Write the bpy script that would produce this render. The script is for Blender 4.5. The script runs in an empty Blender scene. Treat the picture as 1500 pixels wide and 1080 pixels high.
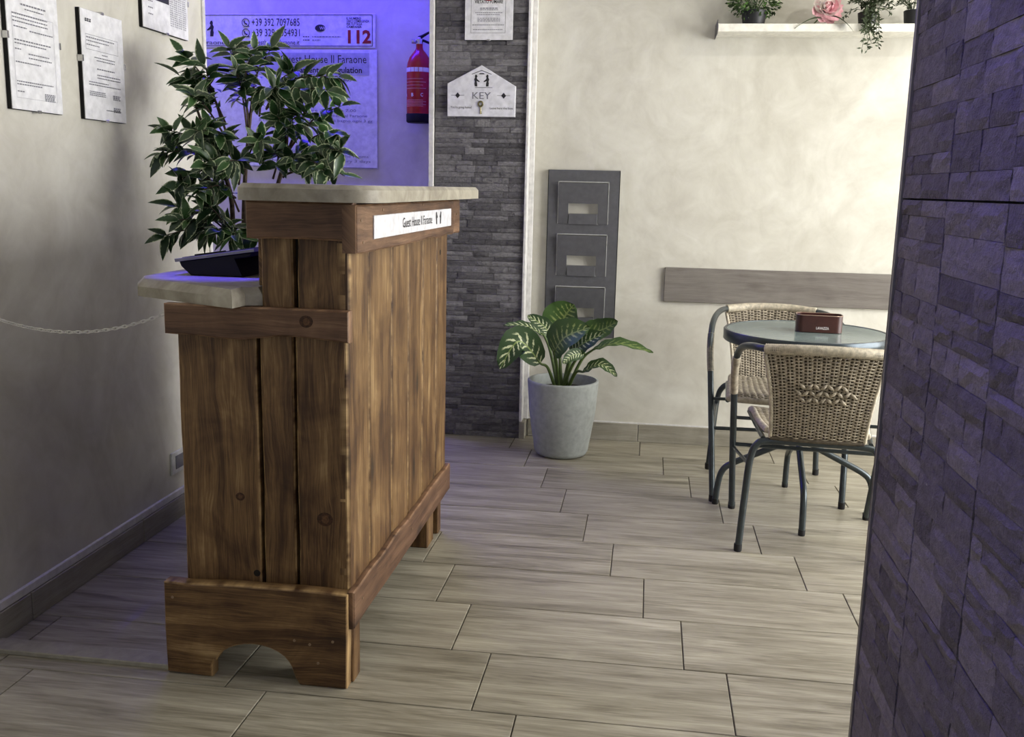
import bpy, bmesh, math, random
from mathutils import Vector, Matrix, Euler, noise as mnoise
rnd = random.Random(7)
S = bpy.context.scene
COL = S.collection
PI = math.pi

# ------------------------------------------------------------------ camera
FPX = 1427.2
YAW, PITCH, ROLL, EYE = -0.13608, 0.184257, -0.02249, 1.1925
_f = Vector((math.sin(YAW)*math.cos(PITCH), math.cos(YAW)*math.cos(PITCH), -math.sin(PITCH)))
_r = Vector((math.cos(YAW), -math.sin(YAW), 0)); _d = _f.cross(_r)
CR = _r*math.cos(ROLL)+_d*math.sin(ROLL); CD = -_r*math.sin(ROLL)+_d*math.cos(ROLL); CF = _f
cam_data = bpy.data.cameras.new('camera'); cam = bpy.data.objects.new('camera', cam_data); COL.objects.link(cam)
cam_data.sensor_width = 36; cam_data.sensor_fit = 'HORIZONTAL'; cam_data.lens = FPX/1500*36; cam_data.clip_start = 0.05
M = Matrix((CR, -CD, -CF)).transposed().to_4x4(); M.translation = (0, 0, EYE); cam.matrix_world = M
S.camera = cam
def at(px, py, Y):
    """point of the room at depth Y that the photograph shows at a pixel"""
    d = CR*((px-750)/FPX)+CD*((py-540)/FPX)+CF
    t = Y/d.y
    return Vector((0, 0, EYE))+d*t

# ------------------------------------------------------------------ light
S.view_settings.view_transform = 'Standard'; S.view_settings.look = 'None'
S.view_settings.exposure = 0.06; S.view_settings.gamma = 1.0; S.view_settings.use_curve_mapping = False
W = bpy.data.worlds.new('world'); S.world = W; W.use_nodes = True
W.node_tree.nodes['Background'].inputs[0].default_value = (0.80, 0.88, 1.0, 1)
W.node_tree.nodes['Background'].inputs[1].default_value = 0.35
def area(name, loc, target, sx, sy, power, col, spread=180):
    l = bpy.data.lights.new(name, 'AREA'); l.shape = 'RECTANGLE'; l.size = sx; l.size_y = sy; l.energy = power; l.color = col; l.spread = math.radians(spread)
    o = bpy.data.objects.new(name, l); COL.objects.link(o); o.location = loc
    o.rotation_euler = (Vector(target)-Vector(loc)).to_track_quat('-Z', 'Y').to_euler(); return o
area('window_daylight', (3.12, 2.95, 1.35), (0, 2.95, 0.9), 2.5, 2.0, 190, (1.0, 0.985, 0.95))
area('entrance_daylight', (-0.65, -0.85, 1.25), (-0.65, 3, 1.0), 1.5, 2.1, 6.5, (0.95, 0.97, 1.0))
BLUE = (0.05, 0.02, 1.0)
area('blue_led_light', (-1.85, 4.94, 2.68), (-1.85, 5.06, 1.6), 1.2, 0.05, 31, BLUE)
area('blue_led_light', (0.10, 1.0, 2.68), (0.37, 1.0, 2.05), 0.05, 0.9, 4.2, BLUE, 60)

# ------------------------------------------------------------------ materials
def lin(c):
    return tuple((x/12.92 if x <= .04045 else ((x+.055)/1.055)**2.4) for x in (v/255 for v in c))+(1,)
class NM:
    def __init__(s, name, rough=.5, metal=0, spec=.5):
        s.m = bpy.data.materials.new(name); s.m.use_nodes = True; s.t = s.m.node_tree; s.n = s.t.nodes
        s.b = s.n['Principled BSDF']; s.b.inputs['Roughness'].default_value = rough; s.b.inputs['Metallic'].default_value = metal
        s.b.inputs['Specular IOR Level'].default_value = spec
    def new(s, typ, **kw):
        n = s.n.new(typ)
        for k, v in kw.items(): setattr(n, k, v)
        return n
    def link(s, a, b): s.t.links.new(a, b)
    def val(s, sock, v):
        if hasattr(v, 'is_output'): s.link(v, sock)
        else: sock.default_value = v
    def math(s, op, a, b=0.0, c=0.0):
        n = s.new('ShaderNodeMath', operation=op); s.val(n.inputs[0], a); s.val(n.inputs[1], b); s.val(n.inputs[2], c); return n.outputs[0]
    def vmul(s, v, k):
        n = s.new('ShaderNodeVectorMath', operation='MULTIPLY'); s.link(v, n.inputs[0]); n.inputs[1].default_value = k; return n.outputs[0]
    def vadd(s, v, w):
        n = s.new('ShaderNodeVectorMath', operation='ADD'); s.link(v, n.inputs[0]); s.link(w, n.inputs[1]); return n.outputs[0]
    def pos(s): return s.new('ShaderNodeNewGeometry').outputs['Position']
    def uv(s): return s.new('ShaderNodeTexCoord').outputs['UV']
    def rand(s): return s.new('ShaderNodeObjectInfo').outputs['Random']
    def comb(s, x, y, z):
        n = s.new('ShaderNodeCombineXYZ'); s.val(n.inputs[0], x); s.val(n.inputs[1], y); s.val(n.inputs[2], z); return n.outputs[0]
    def sep(s, v):
        n = s.new('ShaderNodeSeparateXYZ'); s.link(v, n.inputs[0]); return n.outputs
    def noise(s, vec, scale=5, detail=4, rough=.55, dist=0.0):
        n = s.new('ShaderNodeTexNoise'); s.link(vec, n.inputs['Vector']); n.inputs['Scale'].default_value = scale
        n.inputs['Detail'].default_value = detail; n.inputs['Roughness'].default_value = rough; n.inputs['Distortion'].default_value = dist
        return n.outputs['Fac']
    def ramp(s, fac, stops):
        n = s.new('ShaderNodeValToRGB'); e = n.color_ramp.elements
        while len(e) < len(stops): e.new(.5)
        for el, (p, c) in zip(e, stops): el.position = p; el.color = c if len(c) == 4 else lin(c)
        s.link(fac, n.inputs[0]); return n.outputs[0]
    def mix(s, fac, a, b, mode='MIX'):
        n = s.new('ShaderNodeMix', data_type='RGBA', blend_type=mode); s.val(n.inputs[0], fac)
        s.val(n.inputs[6], a); s.val(n.inputs[7], b); return n.outputs[2]
    def col(s, c): s.val(s.b.inputs['Base Color'], c if hasattr(c, 'is_output') else lin(c))
    def bump(s, h, strength=.3, dist=.01):
        n = s.new('ShaderNodeBump'); n.inputs['Strength'].default_value = strength; n.inputs['Distance'].default_value = dist
        s.link(h, n.inputs['Height']); s.link(n.outputs[0], s.b.inputs['Normal'])
MAT = {}
def plain(name, c, rough=.5, metal=0, spec=.5, grain=.06, scale=40):
    k = NM(name, rough, metal, spec)
    f = k.noise(k.pos(), scale, 3)
    a = tuple(max(0, v*(1-grain)) for v in c); b = tuple(min(255, v*(1+grain)) for v in c)
    k.col(k.ramp(f, [(.3, a), (.7, b)])); MAT[name] = k.m; return k
def plaster(name, a, b, c):
    k = NM(name, .62); p = k.pos()
    f = k.noise(p, 2.2, 7, .6, 1.6); g = k.noise(p, 9, 5, .65, .8); h = k.noise(p, 140, 2)
    m = k.math('ADD', k.math('MULTIPLY', f, .65), k.math('MULTIPLY', g, .35))
    k.col(k.ramp(m, [(.34, a), (.5, b), (.66, c)])); k.bump(k.math('ADD', g, k.math('MULTIPLY', h, .3)), .12, .004); MAT[name] = k.m
plaster('plaster', (190, 186, 174), (206, 203, 192), (220, 218, 208))
plain('white_paint', (214, 212, 210), .5); plain('ceiling_paint', (225, 223, 218), .8)
k = NM('floor_tile', .40, 0, .42)
p = k.pos(); r = k.rand(); xyz = k.sep(p)
v = k.comb(k.math('ADD', k.math('MULTIPLY', xyz[0], 1.0), k.math('MULTIPLY', r, 37)), k.math('MULTIPLY', xyz[1], 9), k.math('MULTIPLY', r, 91))
f1 = k.noise(v, 2.1, 8, .62, .9); f2 = k.noise(k.vmul(v, (2.2, 4.0, 1)), 4, 5, .6, .5); f3 = k.noise(k.vmul(v, (.6, .22, 1)), 2.0, 2, .5)
m = k.math('ADD', k.math('MULTIPLY', f1, .5), k.math('ADD', k.math('MULTIPLY', f2, .32), k.math('MULTIPLY', f3, .18)))
c = k.ramp(m, [(.34, (82, 76, 64)), (.43, (124, 118, 102)), (.52, (152, 146, 130)), (.64, (182, 176, 158))])
c = k.mix(k.math('MULTIPLY', r, .16), c, lin((134, 127, 114)))
k.col(c); k.bump(f2, .10, .002); MAT['floor_tile'] = k.m
plain('grout', (112, 106, 98), .8)
def wood(name, ca, cb, cc, cd, rough=.5):
    k = NM(name, rough, 0, .35); uv = k.sep(k.uv()); r = k.rand()
    u = k.math('ADD', uv[0], k.math('MULTIPLY', r, 31)); v0 = k.math('ADD', uv[1], k.math('MULTIPLY', r, 17))
    w = k.comb(k.math('MULTIPLY', u, 1.1), k.math('MULTIPLY', v0, 14), r)
    warp = k.noise(k.comb(k.math('MULTIPLY', u, 2.2), k.math('MULTIPLY', v0, 6), r), 1.3, 3)
    w2 = k.vadd(w, k.comb(0.0, k.math('MULTIPLY', warp, .75), 0.0))
    g1 = k.noise(w2, 2.0, 8, .65, .4); g2 = k.noise(k.vmul(w2, (2.5, 6, 1)), 3.5, 4, .6); bl = k.noise(k.comb(u, v0, r), 5.5, 4, .6, .6)
    m = k.math('ADD', k.math('MULTIPLY', g1, .46), k.math('ADD', k.math('MULTIPLY', g2, .24), k.math('MULTIPLY', bl, .30)))
    vor = k.new('ShaderNodeTexVoronoi'); vor.inputs['Scale'].default_value = 1.0
    k.link(k.comb(k.math('MULTIPLY', u, 3.1), k.math('MULTIPLY', v0, 7.5), r), vor.inputs['Vector'])
    knot = k.ramp(vor.outputs['Distance'], [(.05, (255, 255, 255)), (.17, (0, 0, 0))])
    c = k.ramp(m, [(.33, ca), (.45, cb), (.55, cc), (.68, cd)])
    c = k.mix(k.math('MULTIPLY', knot, .8), c, lin(ca))
    hl = k.new('ShaderNodeAttribute', attribute_name='edge_highlight').outputs['Fac']
    hl = k.math('MULTIPLY', hl, k.ramp(k.noise(k.comb(k.math('MULTIPLY', u, 6), v0, r), 4, 3), [(.35, (0, 0, 0)), (.65, (255, 255, 255))]))
    c = k.mix(k.math('MULTIPLY', hl, .9), c, lin(tuple(min(255, q*1.18) for q in cd)))  # highlights on chamfered board edges, painted as a lighter colour
    k.col(c); k.bump(k.math('ADD', g2, g1), .25, .004); MAT[name] = k.m
wood('stained_wood', (32, 19, 9), (76, 51, 28), (118, 90, 56), (172, 144, 101))
wood('red_brown_wood', (38, 24, 16), (76, 52, 37), (106, 78, 57), (142, 112, 86))
wood('grey_wood', (96, 90, 85), (112, 106, 101), (124, 119, 113), (138, 133, 127), .6)
wood('tile_wood', (118, 113, 101), (140, 135, 122), (156, 151, 138), (172, 168, 155), .5)
plain('dark_gap', (20, 13, 8), .9)
def stone(name, a, b, c):
    k = NM(name, .72, 0, .4); p = k.pos(); r = k.rand()
    f = k.noise(k.vmul(p, (1, 1, 1.8)), 38, 6, .7, .4); g = k.noise(p, 150, 4, .7)
    m = k.math('ADD', k.math('MULTIPLY', f, .55), k.math('ADD', k.math('MULTIPLY', r, .30), k.math('MULTIPLY', g, .15)))
    k.col(k.ramp(m, [(.28, a), (.5, b), (.76, c)])); k.bump(k.math('ADD', f, k.math('MULTIPLY', g, .8)), .8, .008); MAT[name] = k.m
stone('slate', (66, 64, 68), (100, 98, 101), (146, 144, 146))
stone('slate_near', (74, 68, 71), (104, 97, 99), (140, 132, 133))
plain('stone_backing', (44, 43, 46), .9)
k = NM('slab_stone', .42, 0, .22); p = k.pos(); f = k.noise(p, 9, 6, .6, .8); g = k.noise(p, 60, 3)
k.col(k.ramp(k.math('ADD', k.math('MULTIPLY', f, .8), k.math('MULTIPLY', g, .2)), [(.34, (128, 121, 108)), (.5, (152, 146, 132)), (.68, (176, 171, 157))]))
k.bump(f, .15, .01); MAT['slab_stone'] = k.m
plain('metal_trim', (142, 138, 140), .38, .85); plain('chrome', (200, 200, 202), .22, 1); plain('screw', (134, 114, 92), .5, .3)
plain('anthracite', (92, 92, 96), .45, .2); plain('anthracite_highlight', (196, 196, 194), .4, 0)
plain('black_plastic', (11, 11, 13), .6, 0, .25); plain('dark_rubber', (26, 26, 28), .7); plain('device_rim', (120, 120, 122), .4, .2)
plain('tube_metal', (70, 77, 80), .30, .6); plain('table_rim', (66, 74, 80), .28, .6)
plain('rattan', (168, 158, 140), .6, 0, .4, .16, 60); plain('rattan_light', (186, 177, 158), .55, 0, .4, .14, 80); plain('rattan_dark', (92, 84, 72), .7, 0, .3, .2, 60)
plain('paper', (226, 226, 228), .35); plain('acrylic', (222, 222, 228), .25); plain('ink', (34, 34, 40), .6); plain('grey_ink', (120, 120, 128), .6); plain('faint_ink', (165, 165, 172), .6)
plain('red_ink', (150, 20, 30), .5); plain('band_grey', (176, 178, 190), .4); plain('brass', (120, 112, 80), .35, .8)
plain('red_paint', (170, 16, 22), .25); plain('label_white', (225, 220, 222), .4); plain('label_pink', (214, 150, 150), .4)
plain('pot_grey', (160, 165, 163), .6); plain('soil', (46, 38, 32), .9, 0, .2, .4); plain('pot_black', (26, 27, 32), .5)
plain('stem_green', (84, 104, 52), .5); plain('bark', (74, 62, 54), .8, 0, .3, .25, 60); plain('pale_twig', (150, 135, 150), .7)
plain('leaf_dark', (46, 66, 34), .5, 0, .5, .3, 50); plain('leaf_mid', (86, 122, 56), .5, 0, .5, .3, 50); plain('twig_leaf', (58, 68, 46), .6, 0, .4, .3)
plain('petal_pink', (246, 186, 194), .6, 0, .3, .1, 60); plain('petal_pale', (250, 232, 226), .6, 0, .3, .08, 60)
plain('sugar_brown', (66, 36, 32), .35); plain('copper_band', (170, 145, 130), .3, .7); plain('chain_plastic', (205, 203, 196), .45); plain('white_plastic', (206, 206, 202), .4)
plain('shelf_white', (232, 230, 220), .45); plain('led_white', (230, 230, 230), .4)
k = NM('ficus_leaf', .38, 0, .5); uv = k.sep(k.uv()); r = k.rand()
e = k.math('ADD', uv[1], k.math('MULTIPLY', k.math('SUBTRACT', k.noise(k.comb(k.math('MULTIPLY', uv[0], 5), k.math('MULTIPLY', r, 40), 0.0), 1.4, 2), .5), .9))
base = k.ramp(r, [(0, (27, 50, 28)), (.5, (42, 72, 38)), (1, (62, 96, 48))])
k.col(k.mix(k.ramp(e, [(.74, (0, 0, 0)), (.92, (255, 255, 255))]), base, lin((178, 190, 152)))); MAT['ficus_leaf'] = k.m
k = NM('dieffenbachia_leaf', .48, 0, .5); uv = k.sep(k.uv()); r = k.rand()   # u along the leaf, v from -1 to 1 across
av = k.math('ABSOLUTE', uv[1])
st = k.math('SINE', k.math('MULTIPLY', k.math('SUBTRACT', uv[0], k.math('MULTIPLY', av, .16)), 62))
nz = k.noise(k.comb(k.math('MULTIPLY', uv[0], 9), k.math('MULTIPLY', uv[1], 3), r), 2.0, 3)
st = k.math('ADD', st, k.math('MULTIPLY', k.math('SUBTRACT', nz, .5), 3.0))
lim = k.ramp(k.math('ADD', av, k.math('MULTIPLY', nz, .35)), [(.66, (255, 255, 255)), (.86, (0, 0, 0))])
rib = k.ramp(av, [(.02, (255, 255, 255)), (.07, (0, 0, 0))])
stripe = k.math('MULTIPLY', k.ramp(st, [(.45, (0, 0, 0)), (.75, (255, 255, 255))]), lim)
c = k.mix(stripe, k.ramp(r, [(0, (40, 66, 34)), (1, (70, 100, 44))]), k.ramp(r, [(.2, (206, 212, 172)), (.7, (150, 164, 100)), (1, (120, 140, 72))]))
k.col(k.mix(rib, c, lin((140, 160, 90)))); MAT['dieffenbachia_leaf'] = k.m
k = NM('textured_glass', .12, 0, .6); p = k.pos(); f = k.noise(p, 70, 3, .6, .6); g = k.noise(p, 6, 3)
k.col(k.ramp(g, [(.3, (112, 128, 126)), (.7, (134, 150, 146))])); k.bump(f, .10, .003); MAT['textured_glass'] = k.m
k = NM('window_glass', .02, 0, .5); k.col((235, 240, 240)); k.b.inputs['Transmission Weight'].default_value = 1; k.b.inputs['IOR'].default_value = 1.02; MAT['window_glass'] = k.m
k = NM('led_blue', .4); k.col((40, 30, 230)); k.b.inputs['Emission Color'].default_value = BLUE+(1,); k.b.inputs['Emission Strength'].default_value = 6; MAT['led_blue'] = k.m

# ------------------------------------------------------------------ mesh helpers
class MB:
    def __init__(s): s.v = []; s.f = []; s.uv = []; s.e = {}
    def add(s, vs, fs, uvs=None):
        b = len(s.v); s.v += [tuple(x) for x in vs]; s.f += [tuple(i+b for i in f) for f in fs]
        s.uv += uvs if uvs else [(0, 0)]*len(vs); return s
    def box(s, x0, x1, y0, y1, z0, z1, bev=0.0, grain='x'):
        c = ((x0+x1)/2, (y0+y1)/2, (z0+z1)/2); h = ((x1-x0)/2, (y1-y0)/2, (z1-z0)/2)
        bev = min(bev, *(q*.45 for q in h)); vs = []; idx = {}
        for sx in (-1, 1):
            for sy in (-1, 1):
                for sz in (-1, 1):
                    for a in range(3):
                        q = [h[0]-bev, h[1]-bev, h[2]-bev]; q[a] += bev
                        idx[(sx, sy, sz, a)] = len(vs); vs.append((c[0]+sx*q[0], c[1]+sy*q[1], c[2]+sz*q[2]))
        fs = []
        for a in range(3):
            b, d = (a+1) % 3, (a+2) % 3
            for sg in (-1, 1):
                q = []
                for (sb, sd) in ((-1, -1), (1, -1), (1, 1), (-1, 1)):
                    t = [0, 0, 0]; t[a] = sg; t[b] = sb; t[d] = sd; q.append(idx[(*t, a)])
                fs.append(q if sg > 0 else q[::-1])
            if bev > 0:
                for sb in (-1, 1):
                    for sd in (-1, 1):
                        t0 = [0, 0, 0]; t1 = [0, 0, 0]; t0[a] = -1; t1[a] = 1
                        for t in (t0, t1): t[b] = sb; t[d] = sd
                        fs.append([idx[(*t0, b)], idx[(*t1, b)], idx[(*t1, d)], idx[(*t0, d)]])
        if bev > 0:
            for sx in (-1, 1):
                for sy in (-1, 1):
                    for sz in (-1, 1): fs.append([idx[(sx, sy, sz, a)] for a in range(3)])
        g = {'x': lambda q: (q[0], q[1]+q[2]), 'y': lambda q: (q[1], q[0]+q[2]), 'z': lambda q: (q[2], q[0]+q[1])}[grain]
        return s.add(vs, fs, [g(q) for q in vs])
    def tube(s, path, r, n=8, caps=True):
        path = [Vector(p) for p in path]; rs = r if isinstance(r, (list, tuple)) else [r]*len(path)
        vs = []; fs = []; uv = []; nrm = None; L = 0
        for i, p in enumerate(path):
            t = (path[min(i+1, len(path)-1)]-path[max(i-1, 0)]).normalized()
            if nrm is None:
                nrm = t.orthogonal().normalized()
            else:
                nrm = (nrm-t*nrm.dot(t)); nrm = nrm.normalized() if nrm.length > 1e-6 else t.orthogonal().normalized()
                L += (p-path[i-1]).length
            bn = t.cross(nrm)
            for j in range(n):
                a = 2*PI*j/n; vs.append(p+(nrm*math.cos(a)+bn*math.sin(a))*rs[i]); uv.append((L, a*rs[i]))
        for i in range(len(path)-1):
            for j in range(n):
                k2 = (j+1) % n; fs.append((i*n+j, i*n+k2, (i+1)*n+k2, (i+1)*n+j))
        if caps: fs.append(tuple(range(n))[::-1]); fs.append(tuple(range((len(path)-1)*n, len(path)*n)))
        return s.add(vs, fs, uv)
    def lathe(s, prof, n=32, c=(0, 0, 0), sx=1.0, sy=1.0):
        vs = []; fs = []; uv = []
        for i, (r, z) in enumerate(prof):
            for j in range(n):
                a = 2*PI*j/n; vs.append((c[0]+r*math.cos(a)*sx, c[1]+r*math.sin(a)*sy, c[2]+z)); uv.append((a, z))
        for i in range(len(prof)-1):
            for j in range(n):
                k2 = (j+1) % n; fs.append((i*n+j, i*n+k2, (i+1)*n+k2, (i+1)*n+j))
        if prof[0][0] > 1e-6: fs.append(tuple(range(n))[::-1])
        if prof[-1][0] > 1e-6: fs.append(tuple(range((len(prof)-1)*n, len(prof)*n)))
        return s.add(vs, fs, uv)
    def prism(s, out, w0, w1, fr, bev=0.0, grain='u'):
        """outline (u,v) extruded from w0 (back) to w1 (front), front edge chamfered by bev; fr maps (u,v,w) to a point"""
        n = len(out); rings = [(out, w0)]
        if bev:
            a = sum(out[i][0]*out[(i+1) % n][1]-out[(i+1) % n][0]*out[i][1] for i in range(n)); sg = 1 if a > 0 else -1
            ins = []
            for i in range(n):
                p, q, t = Vector(out[i-1]), Vector(out[i]), Vector(out[(i+1) % n])
                d = ((q-p).normalized()+(t-q).normalized())
                d = d.normalized() if d.length > 1e-6 else (q-p).normalized()
                ins.append(tuple(q+Vector((-d.y, d.x))*bev*sg))
            sw = 1 if w1 > w0 else -1
            rings += [(out, w1-bev*sw), (ins, w1)]
        else: rings.append((out, w1))
        vs = []; uv = []; fs = []
        for ri, (ring, w) in enumerate(rings):
            for (u, v) in ring:
                if bev and ri == 1: s.e[len(s.v)+len(vs)] = 1.0  # marks the chamfer rim for the painted highlight
                vs.append(fr(u, v, w)); uv.append((u, v+w) if grain == 'u' else (v, u+w))
        for k2 in range(len(rings)-1):
            for i in range(n):
                j = (i+1) % n; fs.append((k2*n+i, k2*n+j, (k2+1)*n+j, (k2+1)*n+i))
        fs.append(tuple(range(n))[::-1]); b = (len(rings)-1)*n; fs.append(tuple(range(b, b+n)))
        return s.add(vs, fs, uv)
    def mesh(s, name, mat, smooth=35):
        me = bpy.data.meshes.new(name); me.from_pydata(s.v, [], s.f)
        bm = bmesh.new(); bm.from_mesh(me); bmesh.ops.recalc_face_normals(bm, faces=bm.faces)
        ul = bm.loops.layers.uv.new('UVMap')
        for f in bm.faces:
            f.smooth = smooth > 0
            for l in f.loops: l[ul].uv = s.uv[l.vert.index]
        bm.to_mesh(me); bm.free()
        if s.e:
            at_ = me.attributes.new('edge_highlight', 'FLOAT', 'POINT')
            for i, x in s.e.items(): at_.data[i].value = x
        if 0 < smooth < 180: me.set_sharp_from_angle(angle=math.radians(smooth))
        me.materials.append(MAT[mat]); return me
    def build(s, name, mat, parent=None, smooth=35):
        return inst(name, s.mesh(name, mat, smooth), parent)
def inst(name, me, parent=None, loc=None, rot=None, scale=None):
    o = bpy.data.objects.new(name, me); COL.objects.link(o)
    if parent: o.parent = parent
    if loc is not None: o.location = loc
    if rot is not None: o.rotation_euler = rot
    if scale is not None: o.scale = scale
    return o
def tag(o, label, cat, group=None):
    o['label'] = label; o['category'] = cat
    if group: o['group'] = group
    return o
def thing(name, label, cat, loc=(0, 0, 0), rz=0, group=None):
    o = bpy.data.objects.new(name, None); COL.objects.link(o); o.location = loc; o.rotation_euler = (0, 0, rz); o.empty_display_size = .1
    return tag(o, label, cat, group)
def struct(o, label=None):
    o['kind'] = 'structure'
    if label: o['label'] = label
    return o
def catmull(pts, n=6):
    P = [Vector(p) for p in pts]; out = []
    for i in range(len(P)-1):
        p0, p1, p2, p3 = P[max(i-1, 0)], P[i], P[i+1], P[min(i+2, len(P)-1)]
        for j in range(n):
            t = j/n
            out.append(.5*((2*p1)+(p2-p0)*t+(2*p0-5*p1+4*p2-p3)*t*t+(3*p1-p0-3*p2+p3)*t**3))
    return out+[P[-1]]
def front(y0=0.0): return lambda u, v, w: (u, y0-w, v)          # faces -y
def right(x0=0.0): return lambda u, v, w: (x0+w, u, v)          # faces +x
def up(z0=0.0): return lambda u, v, w: (u, v, z0+w)             # faces up
_txt = {}
def text_mesh(body, bold):
    c = bpy.data.curves.new('t', 'FONT'); c.body = body; c.offset = bold; c.resolution_u = 2
    o = bpy.data.objects.new('t', c); COL.objects.link(o)
    dg = bpy.context.evaluated_depsgraph_get(); me = bpy.data.meshes.new_from_object(o.evaluated_get(dg))
    vs = [tuple(v.co) for v in me.vertices]; fs = [tuple(p.vertices) for p in me.polygons]
    bpy.data.objects.remove(o); bpy.data.curves.remove(c); bpy.data.meshes.remove(me); return vs, fs
def lettering(body, x0, z, cap, parent, mat='ink', width=None, align='L', bold=0.0, y=-.0012, name='lettering'):
    """flat printed text on a plate whose face looks along -y of its parent: baseline z, capital height cap"""
    vs, fs = text_mesh(body, bold)
    if not vs: return
    a, b = min(v[0] for v in vs), max(v[0] for v in vs); sc = cap/.69; sx = (width/(b-a)) if width else sc
    w = (b-a)*sx; off = {'L': 0, 'C': -w/2, 'R': -w}[align]
    m = MB(); m.add([(x0+off+(v[0]-a)*sx, y, z+v[1]*sc) for v in vs], fs)
    return m.build(name, mat, parent, 0)
def print_lines(rows, parent, mat='grey_ink', y=-.0012, name='print'):
    """small unreadable print: rows of word-like bars (x0, x1, z, height)"""
    m = MB()
    for (x0, x1, z, h) in rows:
        x = x0
        while x < x1-.002:
            w = min(rnd.uniform(.5, 1)*max(.004, h*3.2), x1-x); m.add([(x, y, z), (x+w, y, z), (x+w, y, z+h), (x, y, z+h)], [(0, 1, 2, 3)]); x += w+h*.7
    o = m.build(name, mat, parent, 0); o['kind'] = 'stuff'; return o
def frame_lines(x0, x1, z0, z1, t, parent, mat='ink', y=-.0012, name='border_line'):
    m = MB()
    for (a, b, c, d) in ((x0, x1, z0, z0+t), (x0, x1, z1-t, z1), (x0, x0+t, z0, z1), (x1-t, x1, z0, z1)):
        m.add([(a, y, c), (b, y, c), (b, y, d), (a, y, d)], [(0, 1, 2, 3)])
    return m.build(name, mat, parent, 0)

# ------------------------------------------------------------------ the room
YB = 4.60          # plaster wall at the back
YR = 5.15          # reception wall, set back behind the slate pillar
YS = 4.525         # face of the slate panel
XL = -1.632        # left wall
XP, YP = 0.37, 1.545   # near slate wall: face and far end
HC = 2.75
X0, X1, Y0R = -2.9, 3.2, -0.95
fl = struct(MB().box(X0, X1, Y0R, YR+.1, -.12, -.007).build('floor', 'grout'), 'grey wood-look tile floor')
TL, TW, TS, TX, TY, G = .6, .28722, .10524, -.0728, 3.18948, .0016
tile_cache = {}
for kk in range(-7, 15):
    ya, yb = TY-(kk+1)*TW, min(TY-kk*TW, YB if kk > -6 else YR)
    if yb < Y0R: continue
    for n in range(-8, 10):
        xa = TX+n*TL+kk*TS; xb = xa+TL
        xa, xb = max(xa, X0), min(xb, X1 if kk > -6 else -1.03)
        if xb-xa < .02: continue
        key = (round(xb-xa, 3), round(yb-ya, 3))
        if key not in tile_cache:
            w, h = key; tile_cache[key] = MB().box(-w/2+G, w/2-G, -h/2+G, h/2-G, -.009, 0, .0012).mesh('tile', 'floor_tile', 0)
        inst('tile', tile_cache[key], fl, ((xa+xb)/2, (ya+yb)/2, rnd.uniform(-.0003, .0003)))
wl = struct(MB().box(XL-.14, XL, Y0R, 3.49, 0, HC).build('wall_left', 'plaster'), 'pale plaster wall on the left')
wb = struct(MB().box(-.575, X1, YB, YB+.1, 0, HC).build('wall_back', 'plaster'), 'cream textured plaster wall')
wr = struct(MB().box(X0, -.95, YR, YR+.1, 0, HC).build('wall_reception', 'plaster'), 'reception wall in blue light')
struct(MB().box(X0, XL-.14, 3.38, 3.49, 0, HC).build('wall_passage', 'plaster'))
struct(MB().box(X0-.1, X0, 3.38, YR+.1, 0, HC).build('wall_passage_end', 'plaster'))
struct(MB().box(X0-.1, X1+.1, Y0R-.1, YR+.1, HC, HC+.1).build('ceiling', 'ceiling_paint'))
m = MB()                                       # right wall around its window
m.box(X1, X1+.1, Y0R-.1, 1.7, 0, HC); m.box(X1, X1+.1, 4.2, YB+.1, 0, HC); m.box(X1, X1+.1, 1.7, 4.2, 0, .35); m.box(X1, X1+.1, 1.7, 4.2, 2.35, HC)
struct(m.build('wall_right', 'plaster'))
m = MB(); m.box(X0, -1.4, Y0R-.1, Y0R, 0, HC); m.box(.1, X1, Y0R-.1, Y0R, 0, HC); m.box(-1.4, .1, Y0R-.1, Y0R, 2.3, HC)
struct(m.build('wall_front', 'plaster'))
wn = struct(MB().box(X1+.03, X1+.05, 1.74, 4.16, .39, 2.31).build('window_1', 'window_glass'))
m = MB()
for (a, b, c, d) in ((1.7, 4.2, .35, .40), (1.7, 4.2, 2.30, 2.35), (1.7, 1.75, .35, 2.35), (4.15, 4.2, .35, 2.35), (2.92, 2.98, .35, 2.35)): m.box(X1+.01, X1+.07, a, b, c, d)
m.build('window_frame', 'anthracite', wn)
dn = struct(MB().box(-1.36, .06, Y0R-.06, Y0R-.04, .04, 2.26).build('door_1', 'window_glass'))
m = MB()
for (a, b, c, d) in ((-1.4, .1, 2.25, 2.3), (-1.4, -1.35, 0, 2.3), (.05, .1, 0, 2.3), (-.68, -.62, 0, 2.3)): m.box(a, b, Y0R-.08, Y0R-.02, c, d)
m.build('door_frame', 'anthracite', dn)

# baseboards in wood-look tile, one piece after another
bl = struct(MB().box(XL, XL+.011, Y0R, 3.478, .079, .104, .003).build('baseboard_left', 'white_paint'))
y = 3.49
while y > Y0R:
    ya = max(y-.6, Y0R); MB().box(XL, XL+.014, ya+.0015, y-.0015, 0, .078, .002, 'y').build('baseboard_tile', 'tile_wood', bl); y = ya
bb = struct(MB().box(-.545, X1, YB-.004, YB, 0, .092).build('baseboard_back', 'white_paint'))
x = -.545; stops = [-.012, .335, .935, 1.535, 2.135, 2.735, X1]
for xb in stops:
    MB().box(x+.0015, xb-.0015, YB-.014, YB-.003, 0, .086, .002, 'x').build('baseboard_tile', 'tile_wood', bb); x = xb

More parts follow.
